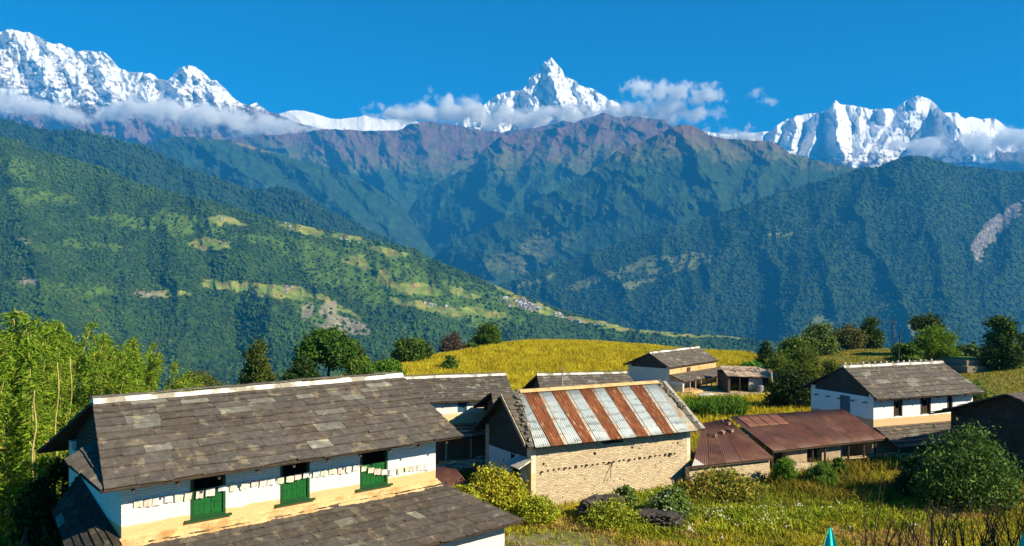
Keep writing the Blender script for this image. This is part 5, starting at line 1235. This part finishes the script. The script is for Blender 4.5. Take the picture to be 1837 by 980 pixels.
def leaf_quads(pos, size, aspect, r, nrm_bias=None, droop=None, direction=None):
    """diamond leaves: returns vertices (n*4,3)"""
    n = len(pos)
    if direction is None:
        d = r.normal(size=(n, 3)); 
        if droop is not None: d[:, 2] -= droop
    else: d = direction + r.normal(size=(n, 3)) * .35
    d /= np.linalg.norm(d, axis=1, keepdims=True) + 1e-9
    q = r.normal(size=(n, 3))
    if nrm_bias is not None: q = q * .75 + nrm_bias
    side = np.cross(d, q); side /= np.linalg.norm(side, axis=1, keepdims=True) + 1e-9
    s = np.asarray(size).reshape(-1, 1) * np.ones((n, 1))
    w = side * s * aspect; l = d * s
    V = np.stack([pos - l * .5, pos + w * .5 - l * .05, pos + l * .5, pos - w * .5 - l * .05], 1)
    return V.reshape(-1, 3)

def crown_mesh(name, clumps, n, leaf, colA, colB, parent, r, aspect=.6, up=.5, droop=None, clump_tone=.5, colC=None, shell=.55):
    cl = np.array([c[:3] for c in clumps]); rad = np.array([c[3:6] for c in clumps]); vol = rad.prod(1) ** (2 / 3); pick = r.choice(len(cl), n, p=vol / vol.sum())
    d = r.normal(size=(n, 3)); d /= np.linalg.norm(d, axis=1, keepdims=True)
    rr = (shell + (1 - shell) * r.random(n)) ** 1.0 * (1 + .24 * r.normal(size=n))
    bump = 1 + .22 * np.sin(d[:, 0] * 5 + pick * 1.7) * np.sin(d[:, 1] * 5 + pick) + .12 * np.sin(d[:, 2] * 9 + pick * 2.1)
    pos = cl[pick] + d * rad[pick] * (rr * bump)[:, None]
    pos = pos[pos[:, 2] > 0.05]; n = len(pos); dd = d[:n]
    size = leaf * (.6 + .8 * r.random(n))
    V = leaf_quads(pos, size, aspect, r, nrm_bias=dd * .9 + np.array([0, 0, up]), droop=droop)
    t = np.clip(.5 + .35 * np.sin(pick[:n] * 2.3) * clump_tone + (r.random(n) - .5) * .9, 0, 1)[:, None]  # tone varies from clump to clump and leaf to leaf
    c = np.array(colA) * (1 - t) + np.array(colB) * t
    if colC is not None:
        mk = (r.random(n) < .12)[:, None]; c = np.where(mk, np.array(colC), c)
    c = np.repeat(c, 4, 0); f = np.arange(4 * n).reshape(-1, 4)
    return np_mesh(name, V, f, M_LEAF, c, parent)

def limb_tree(root, h, targets, r0, rnd, mat=None, fork=.3):
    m = MB(); z0 = h * fork; mid = Vector((rnd.uniform(-.1, .1) * h * .3, rnd.uniform(-.1, .1) * h * .3, z0))
    m.tube([(0, 0, -.4), (mid.x * .4, mid.y * .4, z0 * .5), mid], [r0 * 1.25, r0, r0 * .8], 8)
    for t in targets:
        t = Vector(t); a = mid.lerp(t, .5) + Vector((rnd.uniform(-.2, .2), rnd.uniform(-.2, .2), .12 * h * rnd.random()))
        m.tube([mid - Vector((0, 0, .05)), a, t], [r0 * .6, r0 * .35, r0 * .12], 6)
    return m.build('trunk', mat or M_BARK, root, smooth=True)

def tree(px, pyb, pyt, wpx, Y, label, kind='round', name='tree', colA=(.03, .07, .012), colB=(.09, .16, .02), colC=None, n=7000, leaf=.28, seed=0, group=None, base=None, cat='tree', nclump=9, aspect=.6, bot=.3, droop=None, offs=None, up=.5):
    """tree seen standing at pixel px with its top at pyt, wpx wide"""
    r = np.random.default_rng(seed); rnd = random.Random(seed)
    b = at_ground(px, Y) if base is None else base
    k = Y / F; top = (HY - pyt) * k; H = max(top - b.z, .8); W = wpx * k / 2
    root = empty(name, b); tag(root, label, cat, group)
    cl = []
    for i in range(nclump):
        a = i * 2.4 + rnd.uniform(-.3, .3); q = math.sqrt((i + .5) / nclump)
        zz = H * (bot + (1 - bot) * (.12 + .78 * (1 - q * q * .8) * rnd.uniform(.6, 1.0)))
        rad = W * rnd.uniform(.22, .5)
        if kind == 'tall': q *= .7
        x, y = math.cos(a) * q * W * .68, math.sin(a) * q * W * .68
        rz_ = min(rad * rnd.uniform(.65, .95), H * .32)
        zz = min(zz, H - rz_ * .95); cl.append((x, y, zz, rad, rad, rz_))
    if bot < .2:
        for i in range(nclump // 2):
            a = i * 2.1 + 1; cl.append((math.cos(a) * W * .55, math.sin(a) * W * .55, H * .22, W * .42, W * .42, H * .24))
    if offs: cl += [tuple(v * (W if i in (0, 1, 3, 4) else H) for i, v in enumerate(o)) for o in offs]
    limb_tree(root, H, [c[:3] for c in cl[:7]], max(.05, H * .028), rnd)
    crown_mesh('crown', cl, n, leaf, colA, colB, root, r, aspect=aspect, colC=colC, droop=droop, up=up)
    return root

# -- trees left of the field, behind the long roof
tree(462, 700, 604, 72, 82, 'upright olive tree standing alone left of the dense round tree', 'tall', colA=(.045, .075, .012), colB=(.13, .16, .025), n=9000, leaf=.26, seed=1, nclump=14, bot=.08)
tree(588, 690, 587, 118, 84, 'dense round dark green tree standing tallest behind the long roof', colA=(.025, .07, .010), colB=(.10, .20, .02), n=16000, leaf=.30, seed=2, nclump=14, bot=.22)
tree(648, 688, 634, 62, 82, 'bright yellow green bushy tree pressed against the dense round tree', colA=(.06, .13, .015), colB=(.18, .26, .03), n=8000, leaf=.24, seed=3, bot=.05)
tree(632, 672, 598, 56, 92, 'olive brown tree just behind the dense round tree', colA=(.04, .06, .015), colB=(.10, .11, .03), n=6000, leaf=.26, seed=4, bot=.2)
tree(540, 700, 640, 70, 80, 'dark bush under the left side of the dense round tree', name='bush', cat='bush', colA=(.012, .03, .006), colB=(.06, .12, .02), n=7000, leaf=.24, seed=5, bot=.02)
tree(690, 668, 645, 70, 94, 'green scrub in the gap between the dense tree and the neat round one', name='bush', cat='bush', colA=(.03, .06, .012), colB=(.09, .14, .02), n=5000, leaf=.24, seed=6, bot=.02)
tree(741, 650, 596, 78, 102, 'neat round leafy tree at the left edge of the golden field', colA=(.03, .08, .012), colB=(.13, .2, .03), n=11000, leaf=.28, seed=7, bot=.06, nclump=10)
tree(812, 640, 594, 56, 110, 'thin brownish half bare tree between two green trees on the field edge', colA=(.09, .065, .045), colB=(.14, .10, .07), n=3800, leaf=.22, seed=8, bot=.12)
tree(845, 636, 615, 34, 112, 'small green bush beside the brownish half bare tree', name='bush', cat='bush', colA=(.04, .09, .015), colB=(.1, .17, .03), n=2600, leaf=.24, seed=88, bot=.02)
tree(876, 632, 576, 66, 116, 'tall feathery green tree at the crest of the golden field', 'tall', colA=(.035, .085, .012), colB=(.12, .19, .02), n=9000, leaf=.26, seed=9, bot=.1, nclump=12)
tree(808, 662, 633, 30, 92, 'small round bush standing alone inside the golden field', name='bush', cat='bush', colA=(.04, .1, .012), colB=(.15, .24, .03), n=3500, leaf=.2, seed=10, bot=.02)
tree(688, 680, 652, 84, 60, 'low bright green mound of creepers just above the ridge of the long roof', name='creeper_mound', cat='creeper', colA=(.06, .15, .015), colB=(.14, .26, .03), n=7000, leaf=.18, seed=11, bot=.02, base=P(688, 682, 62))
tree(350, 700, 668, 110, 70, 'reddish green scrub behind the left end of the long roof', name='bush', cat='bush', colA=(.05, .08, .015), colB=(.13, .17, .03), colC=(.2, .09, .04), n=6000, leaf=.22, seed=12, bot=.02, base=P(350, 712, 70))
tree(1372, 672, 610, 40, 102, 'small dark tree at the right end of the golden field', 'tall', colA=(.02, .05, .012), colB=(.07, .12, .03), n=4000, leaf=.26, seed=13, bot=.15)
# -- right cluster
G1 = dict(colA=(.045, .09, .012), colB=(.19, .25, .03))
tree(1425, 668, 604, 70, 98, 'olive tree leftmost in the leafy row above the lawn terrace', n=8000, seed=20, bot=.05, **G1)
tree(1472, 664, 579, 76, 116, 'pale leafed tree second from the left in the row above the lawn terrace', n=9000, seed=21, bot=.05, colA=(.055, .10, .015), colB=(.17, .24, .04), colC=(.26, .28, .12))
tree(1520, 645, 576, 66, 121, 'brown tinged tree in the middle of the leafy row above the lawn terrace', n=7500, seed=22, bot=.05, colA=(.07, .075, .02), colB=(.17, .17, .04))
tree(1560, 640, 569, 58, 122, 'dark pointed tree at the right end of the leafy row above the lawn terrace', 'tall', n=7500, seed=23, bot=.05, colA=(.025, .06, .01), colB=(.10, .15, .02))
tree(1395, 700, 625, 60, 88, 'shaggy olive bamboo thicket right of the open shed', name='bush', cat='bush', n=8000, leaf=.22, seed=24, bot=.02, colA=(.06, .10, .01), colB=(.18, .24, .02), aspect=.35)
tree(1440, 706, 622, 90, 84, 'feathery yellow green bamboo thicket left of the white house roof', name='bamboo_thicket', cat='bamboo', n=14000, leaf=.3, seed=25, bot=.02, colA=(.06, .10, .012), colB=(.17, .21, .025), aspect=.22, droop=.6)
tree(1492, 690, 640, 60, 84, 'low yellow green thicket touching the left end of the white house ridge', name='bush', cat='bush', n=6000, leaf=.26, seed=26, bot=.02, colA=(.06, .10, .012), colB=(.15, .19, .025), aspect=.3)
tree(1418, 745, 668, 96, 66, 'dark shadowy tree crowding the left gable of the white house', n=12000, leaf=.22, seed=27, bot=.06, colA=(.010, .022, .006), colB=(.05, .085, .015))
tree(1625, 662, 604, 70, 92, 'bright green bushy tree behind the middle of the white house ridge', n=9000, seed=28, bot=.03, colA=(.04, .09, .012), colB=(.13, .22, .03))
tree(1674, 662, 578, 100, 98, 'tall soft bamboo clump rising behind the white house ridge', name='bamboo_clump', cat='bamboo', n=16000, leaf=.32, seed=29, bot=.03, colA=(.06, .13, .008), colB=(.2, .3, .02), aspect=.25, droop=.4, nclump=12)
tree(1662, 650, 560, 66, 108, 'spreading thin crowned tree poking above the tall bamboo clump', n=4500, seed=30, bot=.45, colA=(.04, .06, .015), colB=(.09, .12, .03))
tree(1640, 664, 628, 40, 88, 'small yellow green creeper heap at the foot of the tall bamboo clump', name='creeper_mound', cat='creeper', n=5000, leaf=.2, seed=31, bot=.02, colA=(.1, .16, .02), colB=(.24, .32, .04))
tree(1736, 655, 617, 56, 98, 'broad leafed pale green plants behind the stone platform', name='bush', cat='bush', n=2200, leaf=.6, seed=32, bot=.02, colA=(.05, .1, .03), colB=(.16, .24, .08))
tree(1798, 668, 560, 78, 88, 'dark green tree beside the footpath at the right edge', 'tall', n=15000, seed=33, bot=.05, colA=(.02, .055, .012), colB=(.11, .17, .035), nclump=13)
tree(1850, 665, 590, 60, 96, 'olive tree half cut off by the right edge behind the dark one', n=6000, seed=34, bot=.1, colA=(.03, .05, .012), colB=(.08, .11, .025))
tree(1350, 680, 650, 62, 92, 'bright green leafy vegetable bed above the open shed', name='bush', cat='vegetable bed', n=5000, leaf=.3, seed=35, bot=.02, colA=(.07, .2, .02), colB=(.13, .32, .04))
# -- near bushes
tree(1735, 892, 751, 196, 38, 'big glossy round bush in front of the shaded gabled house', name='bush', cat='bush', n=16000, leaf=.17, seed=40, bot=.02, colA=(.022, .06, .012), colB=(.15, .25, .045), nclump=16, aspect=.45, up=.2)
tree(1650, 890, 812, 90, 40, 'dark lower bush growing from the left side of the big glossy bush', name='bush', cat='bush', n=9000, leaf=.12, seed=41, bot=.02, colA=(.012, .03, .008), colB=(.05, .09, .02))
tree(895, 905, 832, 125, 37.2, 'yellow green vine bush climbing the corner of the ochre barn', name='vine_bush', cat='bush', n=20000, leaf=.13, seed=42, bot=.02, colA=(.22, .27, .015), colB=(.56, .52, .035), colC=(.34, .17, .04), nclump=14, base=Vector((-.6, 37.4, -10.3)))
tree(838, 900, 862, 95, 35.5, 'low yellow leafed part of the vines left of the vine bush', name='vine_bush', cat='bush', n=12000, leaf=.12, seed=43, bot=.02, colA=(.2, .27, .015), colB=(.50, .50, .035), colC=(.3, .2, .05), nclump=9, base=Vector((-2.0, 35.4, -10.3)))
tree(962, 912, 893, 100, 36.0, 'low yellow green weeds at the foot of the barn wall right of the vine bush', name='weed_clump', cat='weeds', n=7000, leaf=.11, seed=143, bot=.02, colA=(.18, .24, .015), colB=(.46, .46, .035), nclump=9)
tree(1095, 905, 897, 130, 35.3, 'yellow green weeds growing over the front of the taller slate heap', name='weed_clump', cat='weeds', n=4000, leaf=.11, seed=144, bot=.02, colA=(.16, .22, .015), colB=(.4, .42, .035), nclump=9)
tree(1300, 885, 845, 150, 40.0, 'broad olive weed thicket below the ochre wall of the lower lean to', name='weed_clump', cat='weeds', n=12000, leaf=.13, seed=145, bot=.02, colA=(.14, .17, .02), colB=(.36, .34, .04), colC=(.4, .2, .08), nclump=14)
tree(1408, 862, 815, 48, 42.5, 'bright green bamboo grass tuft at the corner of the lower tin roofed lean to', name='bush', cat='bush', n=8000, leaf=.26, seed=44, bot=.02, colA=(.07, .16, .015), colB=(.2, .34, .03), aspect=.12, droop=-1.2)
tree(1470, 868, 822, 70, 42, 'feathery green shrub before the mud wall of the long cowshed', name='bush', cat='bush', n=8000, leaf=.22, seed=45, bot=.02, colA=(.06, .12, .015), colB=(.17, .27, .03), aspect=.16, droop=-.8)
tree(1505, 850, 816, 28, 45, 'small leafy sapling before the cowshed door', name='bush', cat='bush', n=2500, leaf=.16, seed=46, bot=.1, colA=(.06, .12, .015), colB=(.15, .25, .03))
tree(1200, 905, 868, 90, 36.5, 'light green weeds with white flowers around the smaller slate stack', name='weed_clump', cat='weeds', n=7000, leaf=.13, seed=47, bot=.02, colA=(.08, .15, .02), colB=(.2, .28, .05), colC=(.6, .58, .5))
tree(1120, 880, 862, 50, 38.5, 'small bright weeds sprouting behind the taller slate stack', name='weed_clump', cat='weeds', n=3000, leaf=.13, seed=48, bot=.02, colA=(.08, .15, .02), colB=(.2, .28, .05), colC=(.5, .5, .4))
tree(1745, 700, 680, 60, 70, 'small sunlit shrubs just past the right end of the white house roof', name='bush', cat='bush', n=3500, leaf=.16, seed=49, bot=.02, colA=(.06, .12, .015), colB=(.16, .24, .04))

# -- corn patch between barn and farmhouse (one countable-free mass)
def blades(name, pts, h, w, colA, colB, label, cat, seed, lean=.35, per=3, mat=None, hvar=.4, tipc=None):
    r = np.random.default_rng(seed); n = len(pts) * per
    b = np.repeat(pts, per, 0) + np.concatenate([r.normal(size=(n, 2)) * .05, np.zeros((n, 1))], 1)
    hh = (h * (1 - hvar / 2 + hvar * r.random(n)))[:, None]; a = r.random(n) * 6.283
    side = np.stack([np.cos(a), np.sin(a), np.zeros(n)], 1) * w * .5
    ln = r.normal(size=(n, 2)) * lean; mid = b + np.concatenate([ln * hh * .3, hh * .6], 1); tip = b + np.concatenate([ln * hh, hh * (1 - .3 * (ln ** 2).sum(1, keepdims=True))], 1)
    V = np.stack([b - side, b + side, mid + side * .8, mid - side * .8, tip], 1).reshape(-1, 3)
    i = np.arange(n)[:, None] * 5
    Fq = np.concatenate([i + np.array([0, 1, 2]), i + np.array([0, 2, 3]), i + np.array([3, 2, 4])], 0)
    t = np.clip(.5 + .5 * fbm(b[:, 0] / 2.5, b[:, 1] / 2.5, 3, seed) * 2 + (r.random(n) - .5) * .5, 0, 1)[:, None]
    c = np.array(colA) * (1 - t) + np.array(colB) * t; c5 = np.repeat(c, 5, 0)
    o = np_mesh(name, V, Fq, mat or M_GRASS, c5); tag(o, label, cat, None, 'stuff'); return o

FOOT = []   # house footprints to keep clear
def add_foot(org, th, L, D, m_=.3, f=0):
    FOOT.append((org[0], org[1], math.radians(th), -m_, L + m_, -f - m_, D + m_))
add_foot(A_ORG, A_TH, AL + 1.4, AD, .2, 1.9); add_foot(B_ORG, B_TH, BL, BD, -.02); add_foot(C_ORG, C_TH, CL, CD, .1, 1.7); add_foot(F_ORG, F_TH, FL_, FD, .1, 2.6); add_foot(E_ORG, E_TH, 6.3, 4.4, .1, 1.5); add_foot((28.2, 41.0), 30, 8, 7, .1)
def clear(x, y):
    ok = np.ones(x.shape, bool)
    for (ox, oy, th, a, b, c, d) in FOOT:
        dx, dy = x - ox, y - oy; u = dx * math.cos(th) + dy * math.sin(th); v = -dx * math.sin(th) + dy * math.cos(th)
        ok &= ~((u > a) & (u < b) & (v > c) & (v < d))
    return ok
def scatter(n, x0, x1, y0, y1, seed, mask=None):
    r = np.random.default_rng(seed); x = x0 + (x1 - x0) * r.random(n); y = y0 + (y1 - y0) * r.random(n)
    px = CX + F * x / y
    k = clear(x, y) & (px > -120) & (px < 1960)
    if mask is not None: k &= mask(x, y, r)
    x, y = x[k], y[k]; return np.stack([x, y, ground_z(x, y) - .02], 1)
corn = scatter(2200, 12, 27, 58, 70, 3, lambda x, y, r: (CX + F * x / y > 1225) & (CX + F * x / y < 1338) & (y > 62) & (y < 67))
blades('corn_patch', corn, 1.25, .11, (.05, .12, .012), (.14, .26, .03), 'dense green maize patch between the brown tin roofs and the farmhouse', 'maize', 3, lean=.45, per=9, hvar=.6)
fieldpts = scatter(90000, -26, 36, 60, 124, 4, lambda x, y, r: (ground_kind(x, y, 0)[0] > r.random(len(x)) * .9) & (ground_kind(x, y, 0)[2] < .4))
blades('millet_field', fieldpts, .62, .05, (.36, .29, .02), (.64, .53, .035), 'ripe golden millet covering the low hill behind the village', 'millet', 5, lean=.3, per=3)
def meadow_mask(x, y, r):
    f, d, ya, p = ground_kind(x, y, 0); return (r.random(len(x)) > np.maximum(np.maximum(d * .88, f), np.maximum(ya, p)))
mp_ = scatter(120000, -6, 42, 22, 60, 6, meadow_mask)
tt = fbm(mp_[:, 0] / 3.5, mp_[:, 1] / 3.5, 3, 44)
blades('meadow_grass', mp_[tt > -.12], .22, .035, (.20, .22, .015), (.52, .43, .035), 'short yellow green meadow grass in front of the barn', 'grass', 7, lean=.6, per=3, hvar=.9)
blades('dry_grass', mp_[tt <= -.12], .22, .035, (.32, .21, .05), (.58, .40, .11), 'dry tan grass patches in the meadow on the lower right', 'grass', 8, lean=.6, per=3, hvar=.9)
tall = scatter(26000, 8, 36, 34, 48, 9, lambda x, y, r: (fbm(x / 3, y / 3, 3, 8) + .25 > r.random(len(x)) * .8) & (y > 37.5 + (x - 8) * .02))
blades('tall_weeds', tall, .55, .05, (.11, .13, .012), (.30, .22, .035), 'tall olive and brown weeds below the tin roofed sheds', 'weeds', 10, lean=.45, per=4, hvar=1.0)
rightg = scatter(30000, 34, 75, 60, 122, 11, lambda x, y, r: ground_kind(x, y, 0)[3] < .3)
blades('upper_grass', rightg, .16, .08, (.20, .19, .02), (.42, .34, .05), 'sunlit grass on the upper terraces at the right', 'grass', 12, lean=.5, per=2)
# white flowers
def flowers(name, pts, s, h, label, seed, col=(.75, .74, .68)):
    r = np.random.default_rng(seed); pos = pts + np.array([0, 0, 1]) * (h * (.6 + .6 * r.random((len(pts), 1))))
    V = leaf_quads(pos, s * (.7 + .6 * r.random(len(pts))), 1.0, r, nrm_bias=np.tile(np.array([0, -1.0, 1.6]), (len(pts), 1)))
    o = np_mesh(name, V, np.arange(len(V)).reshape(-1, 4), M_GRASS, np.tile(np.array(col), (len(V), 1))); tag(o, label, 'flowers', None, 'stuff')
fw = scatter(4500, 4, 20, 31, 42, 13, lambda x, y, r: fbm(x / 1.3, y / 1.3, 3, 61) * 1.3 + .9 * np.exp(-(((x - 9.5) / 4.5) ** 2 + ((y - 37) / 3) ** 2)) - .35 > r.random(len(x)) * .9)
flowers('white_flowers', fw, .07, .35, 'white daisy like flowers scattered in the weeds before the barn', 14)
fwb = scatter(14000, 4, 19, 34, 42, 15, lambda x, y, r: .9 * np.exp(-(((x - 10) / 5.0) ** 2 + ((y - 38.5) / 2.6) ** 2)) + fbm(x, y, 3, 62) * .6 > r.random(len(x)) * .8)
blades('flower_weeds', fwb, .36, .06, (.15, .21, .015), (.36, .40, .03), 'leafy light green weeds under the white flowers', 'weeds', 16, lean=.7, per=4, hvar=1.0)

# -- bamboo grove on the left: separate culms
BL_MAT = M_LEAF
def bamboo_meshes(seed, H):
    r = np.random.default_rng(seed); rnd = random.Random(seed); bend = rnd.uniform(.06, .22); a = rnd.uniform(0, 6.28)
    def path(t): return np.array([math.cos(a) * bend * H * t ** 2.6, math.sin(a) * bend * H * t ** 2.6, H * (t - .1 * bend * t ** 3)])
    m = MB(); pts = [path(t) for t in np.linspace(0, 1, 14)]; m.tube(pts, [.05 * (1 - .85 * t) + .004 for t in np.linspace(0, 1, 14)], 6)
    # sprays
    P_ = []; D_ = []
    for t in np.linspace(.12, 1.0, 44):
        for q in range(rnd.choice((2, 3, 4))):
            c = path(t); ang = rnd.uniform(0, 6.28); ln = rnd.uniform(.3, 1.0) * (1.15 - .75 * t)
            for s in np.linspace(.25, 1, 7):
                p = c + np.array([math.cos(ang) * ln * s, math.sin(ang) * ln * s, ln * (.45 * s - .75 * s * s)])
                for z in range(3):
                    P_.append(p + r.normal(size=3) * .07); D_.append((math.cos(ang) * .9, math.sin(ang) * .9, -.45))
    P_ = np.array(P_); D_ = np.array(D_); n = len(P_)
    V = leaf_quads(P_, .13 + .13 * r.random(n), .22, r, direction=D_)
    t = r.random(n)[:, None]; hh = np.clip(P_[:, 2:3] / H, 0, 1)
    c = np.array((.05, .12, .008)) * (1 - t) + np.array((.24, .36, .02)) * t
    yl = (r.random(n) < .06)[:, None]; c = np.where(yl, np.array((.42, .34, .07)), c)
    return m, V, np.repeat(c, 4, 0)
protos = []
for k in range(6):
    H = 9.0 + .5 * k; m, V, c = bamboo_meshes(200 + k, H)
    root = empty('bamboo_plant', (0, 0, 0)); m.build('culm', M_CULM, root, smooth=True); np_mesh('foliage', V, np.arange(len(V)).reshape(-1, 4), BL_MAT, c, root)
    protos.append((root, H))
spots = []; rnd = random.Random(99)
tops = lambda px: float(np.interp(px, [-120, 0, 50, 75, 100, 160, 200, 260, 300, 340], [600, 600, 558, 595, 572, 606, 600, 640, 668, 690]))
for i in range(150):
    px = rnd.uniform(-120, 345); Y = rnd.uniform(24, 46) if px < 160 else rnd.uniform(30, 58)
    x = (px - CX) / F * Y
    # keep clear of the house and its shadowed yard
    u = (x - A_ORG.x) * math.cos(math.radians(A_TH)) + (Y - A_ORG.y) * math.sin(math.radians(A_TH)); v = -(x - A_ORG.x) * math.sin(math.radians(A_TH)) + (Y - A_ORG.y) * math.cos(math.radians(A_TH))
    if u > -4.0 and v < 6.5: continue
    spots.append((px, Y, x))
first = {}
for i, (px, Y, x) in enumerate(spots):
    z = gz(x, Y); top = tops(px) + rnd.uniform(-8, 60) * (1 if rnd.random() < .8 else 0); H = max((HY - top) / F * Y - z, 3.0)
    root, H0 = protos[i % 6]
    if i >= 6:
        nr = root.copy(); link(nr)
        for ch in root.children:
            cc = ch.copy(); link(cc, nr)
        root = nr
    s = H / H0; root.location = (x, Y, z); root.rotation_euler = (0, 0, rnd.uniform(0, 6.28)); root.scale = (max(s, .75), max(s, .75), s)
    near = Y < 34
    tag(root, 'tall leafy bamboo plant in the green grove left of the long slate roofed house', 'bamboo', 'bamboo grove at the left edge')
print('bamboo', len(spots))
ug = scatter(16000, -34, -11, 16, 50, 21, lambda x, y, r: (CX + F * x / y < 360))
blades('bamboo_undergrowth', ug, .6, .07, (.03, .07, .01), (.1, .17, .02), 'low leafy undergrowth on the slope among the bamboo', 'undergrowth', 22, lean=.7, per=4, hvar=1.0)
# pale tall culms standing out in the grove
for k, (px, y0, y1, Y) in enumerate(((50, 600, 780, 27), (100, 650, 790, 28), (124, 640, 760, 31), (60, 700, 780, 25))):
    b = P(px, y1 + 60, Y); t = P(px + 4, y0, Y); o = empty('bare_culm', b); tag(o, 'pale yellow bare bamboo culm standing out of the green grove', 'bamboo culm', 'bare culms in the bamboo grove')
    m = MB(); dv = t - b; m.tube([dv * s + Vector((.05 * math.sin(s * 9 + k), 0, 0)) for s in np.linspace(0, 1, 9)], [.034 - .018 * s for s in np.linspace(0, 1, 9)], 6); o2 = m.build('stem', M_CULM, o, smooth=True)

# -- dead stalks and dark weeds on the near bank, lower right
def stalk_plant(px, Y, H, seed, label, branches=4):
    r = random.Random(seed); b = at_ground(px, Y); o = empty('dry_stalks', b); tag(o, label, 'dry stalks', 'dry stalks along the lower right edge'); m = MB()
    for i in range(branches):
        a = r.uniform(0, 6.28); l = r.uniform(.08, .38) * H; h = H * r.uniform(.6, 1.0); p1 = Vector((math.cos(a) * l * .4, math.sin(a) * l * .4, h * .5)); p2 = Vector((math.cos(a) * l, math.sin(a) * l, h))
        m.tube([(0, 0, -.1), p1, p2], [.014, .011, .005], 5)
        for q in range(r.choice((1, 2, 3))):
            s = r.uniform(.4, .9); c = p1.lerp(p2, s); aa = r.uniform(0, 6.28); ll = r.uniform(.15, .4); m.tube([c, c + Vector((math.cos(aa) * ll * .6, math.sin(aa) * ll * .6, ll))], [.006, .003], 4)
    return m.build('stems', M_STALK, o)
rnd = random.Random(5)
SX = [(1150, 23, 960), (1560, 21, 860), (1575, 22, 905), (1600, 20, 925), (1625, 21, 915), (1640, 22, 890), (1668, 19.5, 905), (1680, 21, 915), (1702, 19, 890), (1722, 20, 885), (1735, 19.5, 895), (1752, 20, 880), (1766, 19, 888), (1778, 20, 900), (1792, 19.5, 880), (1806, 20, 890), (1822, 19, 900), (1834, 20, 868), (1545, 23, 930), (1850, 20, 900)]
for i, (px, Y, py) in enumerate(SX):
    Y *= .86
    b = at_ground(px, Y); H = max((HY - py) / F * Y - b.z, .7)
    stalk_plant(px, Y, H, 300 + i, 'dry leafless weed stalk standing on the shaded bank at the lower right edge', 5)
fs = empty('broken_branch', at_ground(1672, 19)); tag(fs, 'thick dark broken branch bent over among the dry stalks', 'branch')
m = MB(); b = at_ground(1672, 19); q = [b, P(1672, 935, 19), P(1676, 915, 19), P(1668, 898, 19)]; m.tube([p - b for p in q], [.035, .03, .024, .014], 6); q = [P(1676, 915, 19), P(1705, 924, 19), P(1716, 933, 19)]; m.tube([p - b for p in q], [.025, .02, .012], 6); m.build('wood', M_STALK, fs)
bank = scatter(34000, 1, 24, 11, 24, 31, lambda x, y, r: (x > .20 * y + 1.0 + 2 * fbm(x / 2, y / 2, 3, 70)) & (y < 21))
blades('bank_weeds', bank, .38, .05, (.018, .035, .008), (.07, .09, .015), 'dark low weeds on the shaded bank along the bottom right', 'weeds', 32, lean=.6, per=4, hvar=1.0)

# cyan flags on short sticks at the bottom right
M_CYAN = rough_mat('turquoise_cloth', (.04, .62, .55), .15, 3, .8)
def cyan_flag(px, py, Y, h, w, label, seed):
    t = P(px, py, Y); o = empty('cloth_flag', t - Vector((0, 0, 1.6))); tag(o, label, 'flag'); r = random.Random(seed)
    m = MB(); m.tube([(0, 0, 0), (0, 0, 1.62)], .012, 5); m.build('stick', M_STALK, o)
    V = []; Fc = []; nu, nv = 9, 8
    for j in range(nv):
        v = j / (nv - 1); ww = w * (.12 + .88 * v ** .8)
        for i in range(nu):
            u = i / (nu - 1) - .5; V.append((u * ww + .25 * w * v * (.15 + .2 * v), -.03 - .05 * math.sin(u * 9 + 2) * v, 1.6 - h * v + .01 * math.sin(i * 2)))
    for j in range(nv - 1):
        for i in range(nu - 1): Fc.append((j * nu + i, j * nu + i + 1, (j + 1) * nu + i + 1, (j + 1) * nu + i))
    np_mesh('cloth', np.array(V), np.array(Fc), M_CYAN, parent=o, smooth=True)
cyan_flag(1488, 946, 13.5, .5, .30, 'turquoise cloth tip poking up at the bottom edge left of the dry stalks', 1)
cyan_flag(1836, 955, 13.5, .5, .34, 'turquoise cloth tip cut off in the bottom right corner', 2)

# shrubs added left of the long house, shade put into their dark leaf colour
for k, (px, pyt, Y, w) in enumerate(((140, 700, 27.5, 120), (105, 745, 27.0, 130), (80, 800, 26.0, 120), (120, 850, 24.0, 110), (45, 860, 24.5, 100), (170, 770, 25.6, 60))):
    tree(px, 960, pyt, w, Y, 'added shrub with shade put into its dark leaf colour beside the left gable of the long near house', name='bush', cat='bush', group='added dark shrubs by the left gable', n=6000, leaf=.15, seed=60 + k, bot=.02, colA=(.010, .022, .006), colB=(.03, .06, .012))
# unseen trees added outside the frame on the right to shade the near bank
for k, (x, y, H, W) in enumerate(((13.8, 13.0, 4.6, 4.2), (16.6, 14.4, 4.8, 4.4), (20.5, 15.5, 4.8, 4.6), (11.5, 10.5, 4.8, 4.2))):
    zb = gz(x, y); tree(0, 0, HY - (zb + H) * F / y, W * F / y, y, 'unseen leafy tree added beyond the right edge to shade the near bank', group='added shade trees beyond the right edge', n=9000, leaf=.3, seed=80 + k, bot=.25, base=Vector((x, y, zb)))
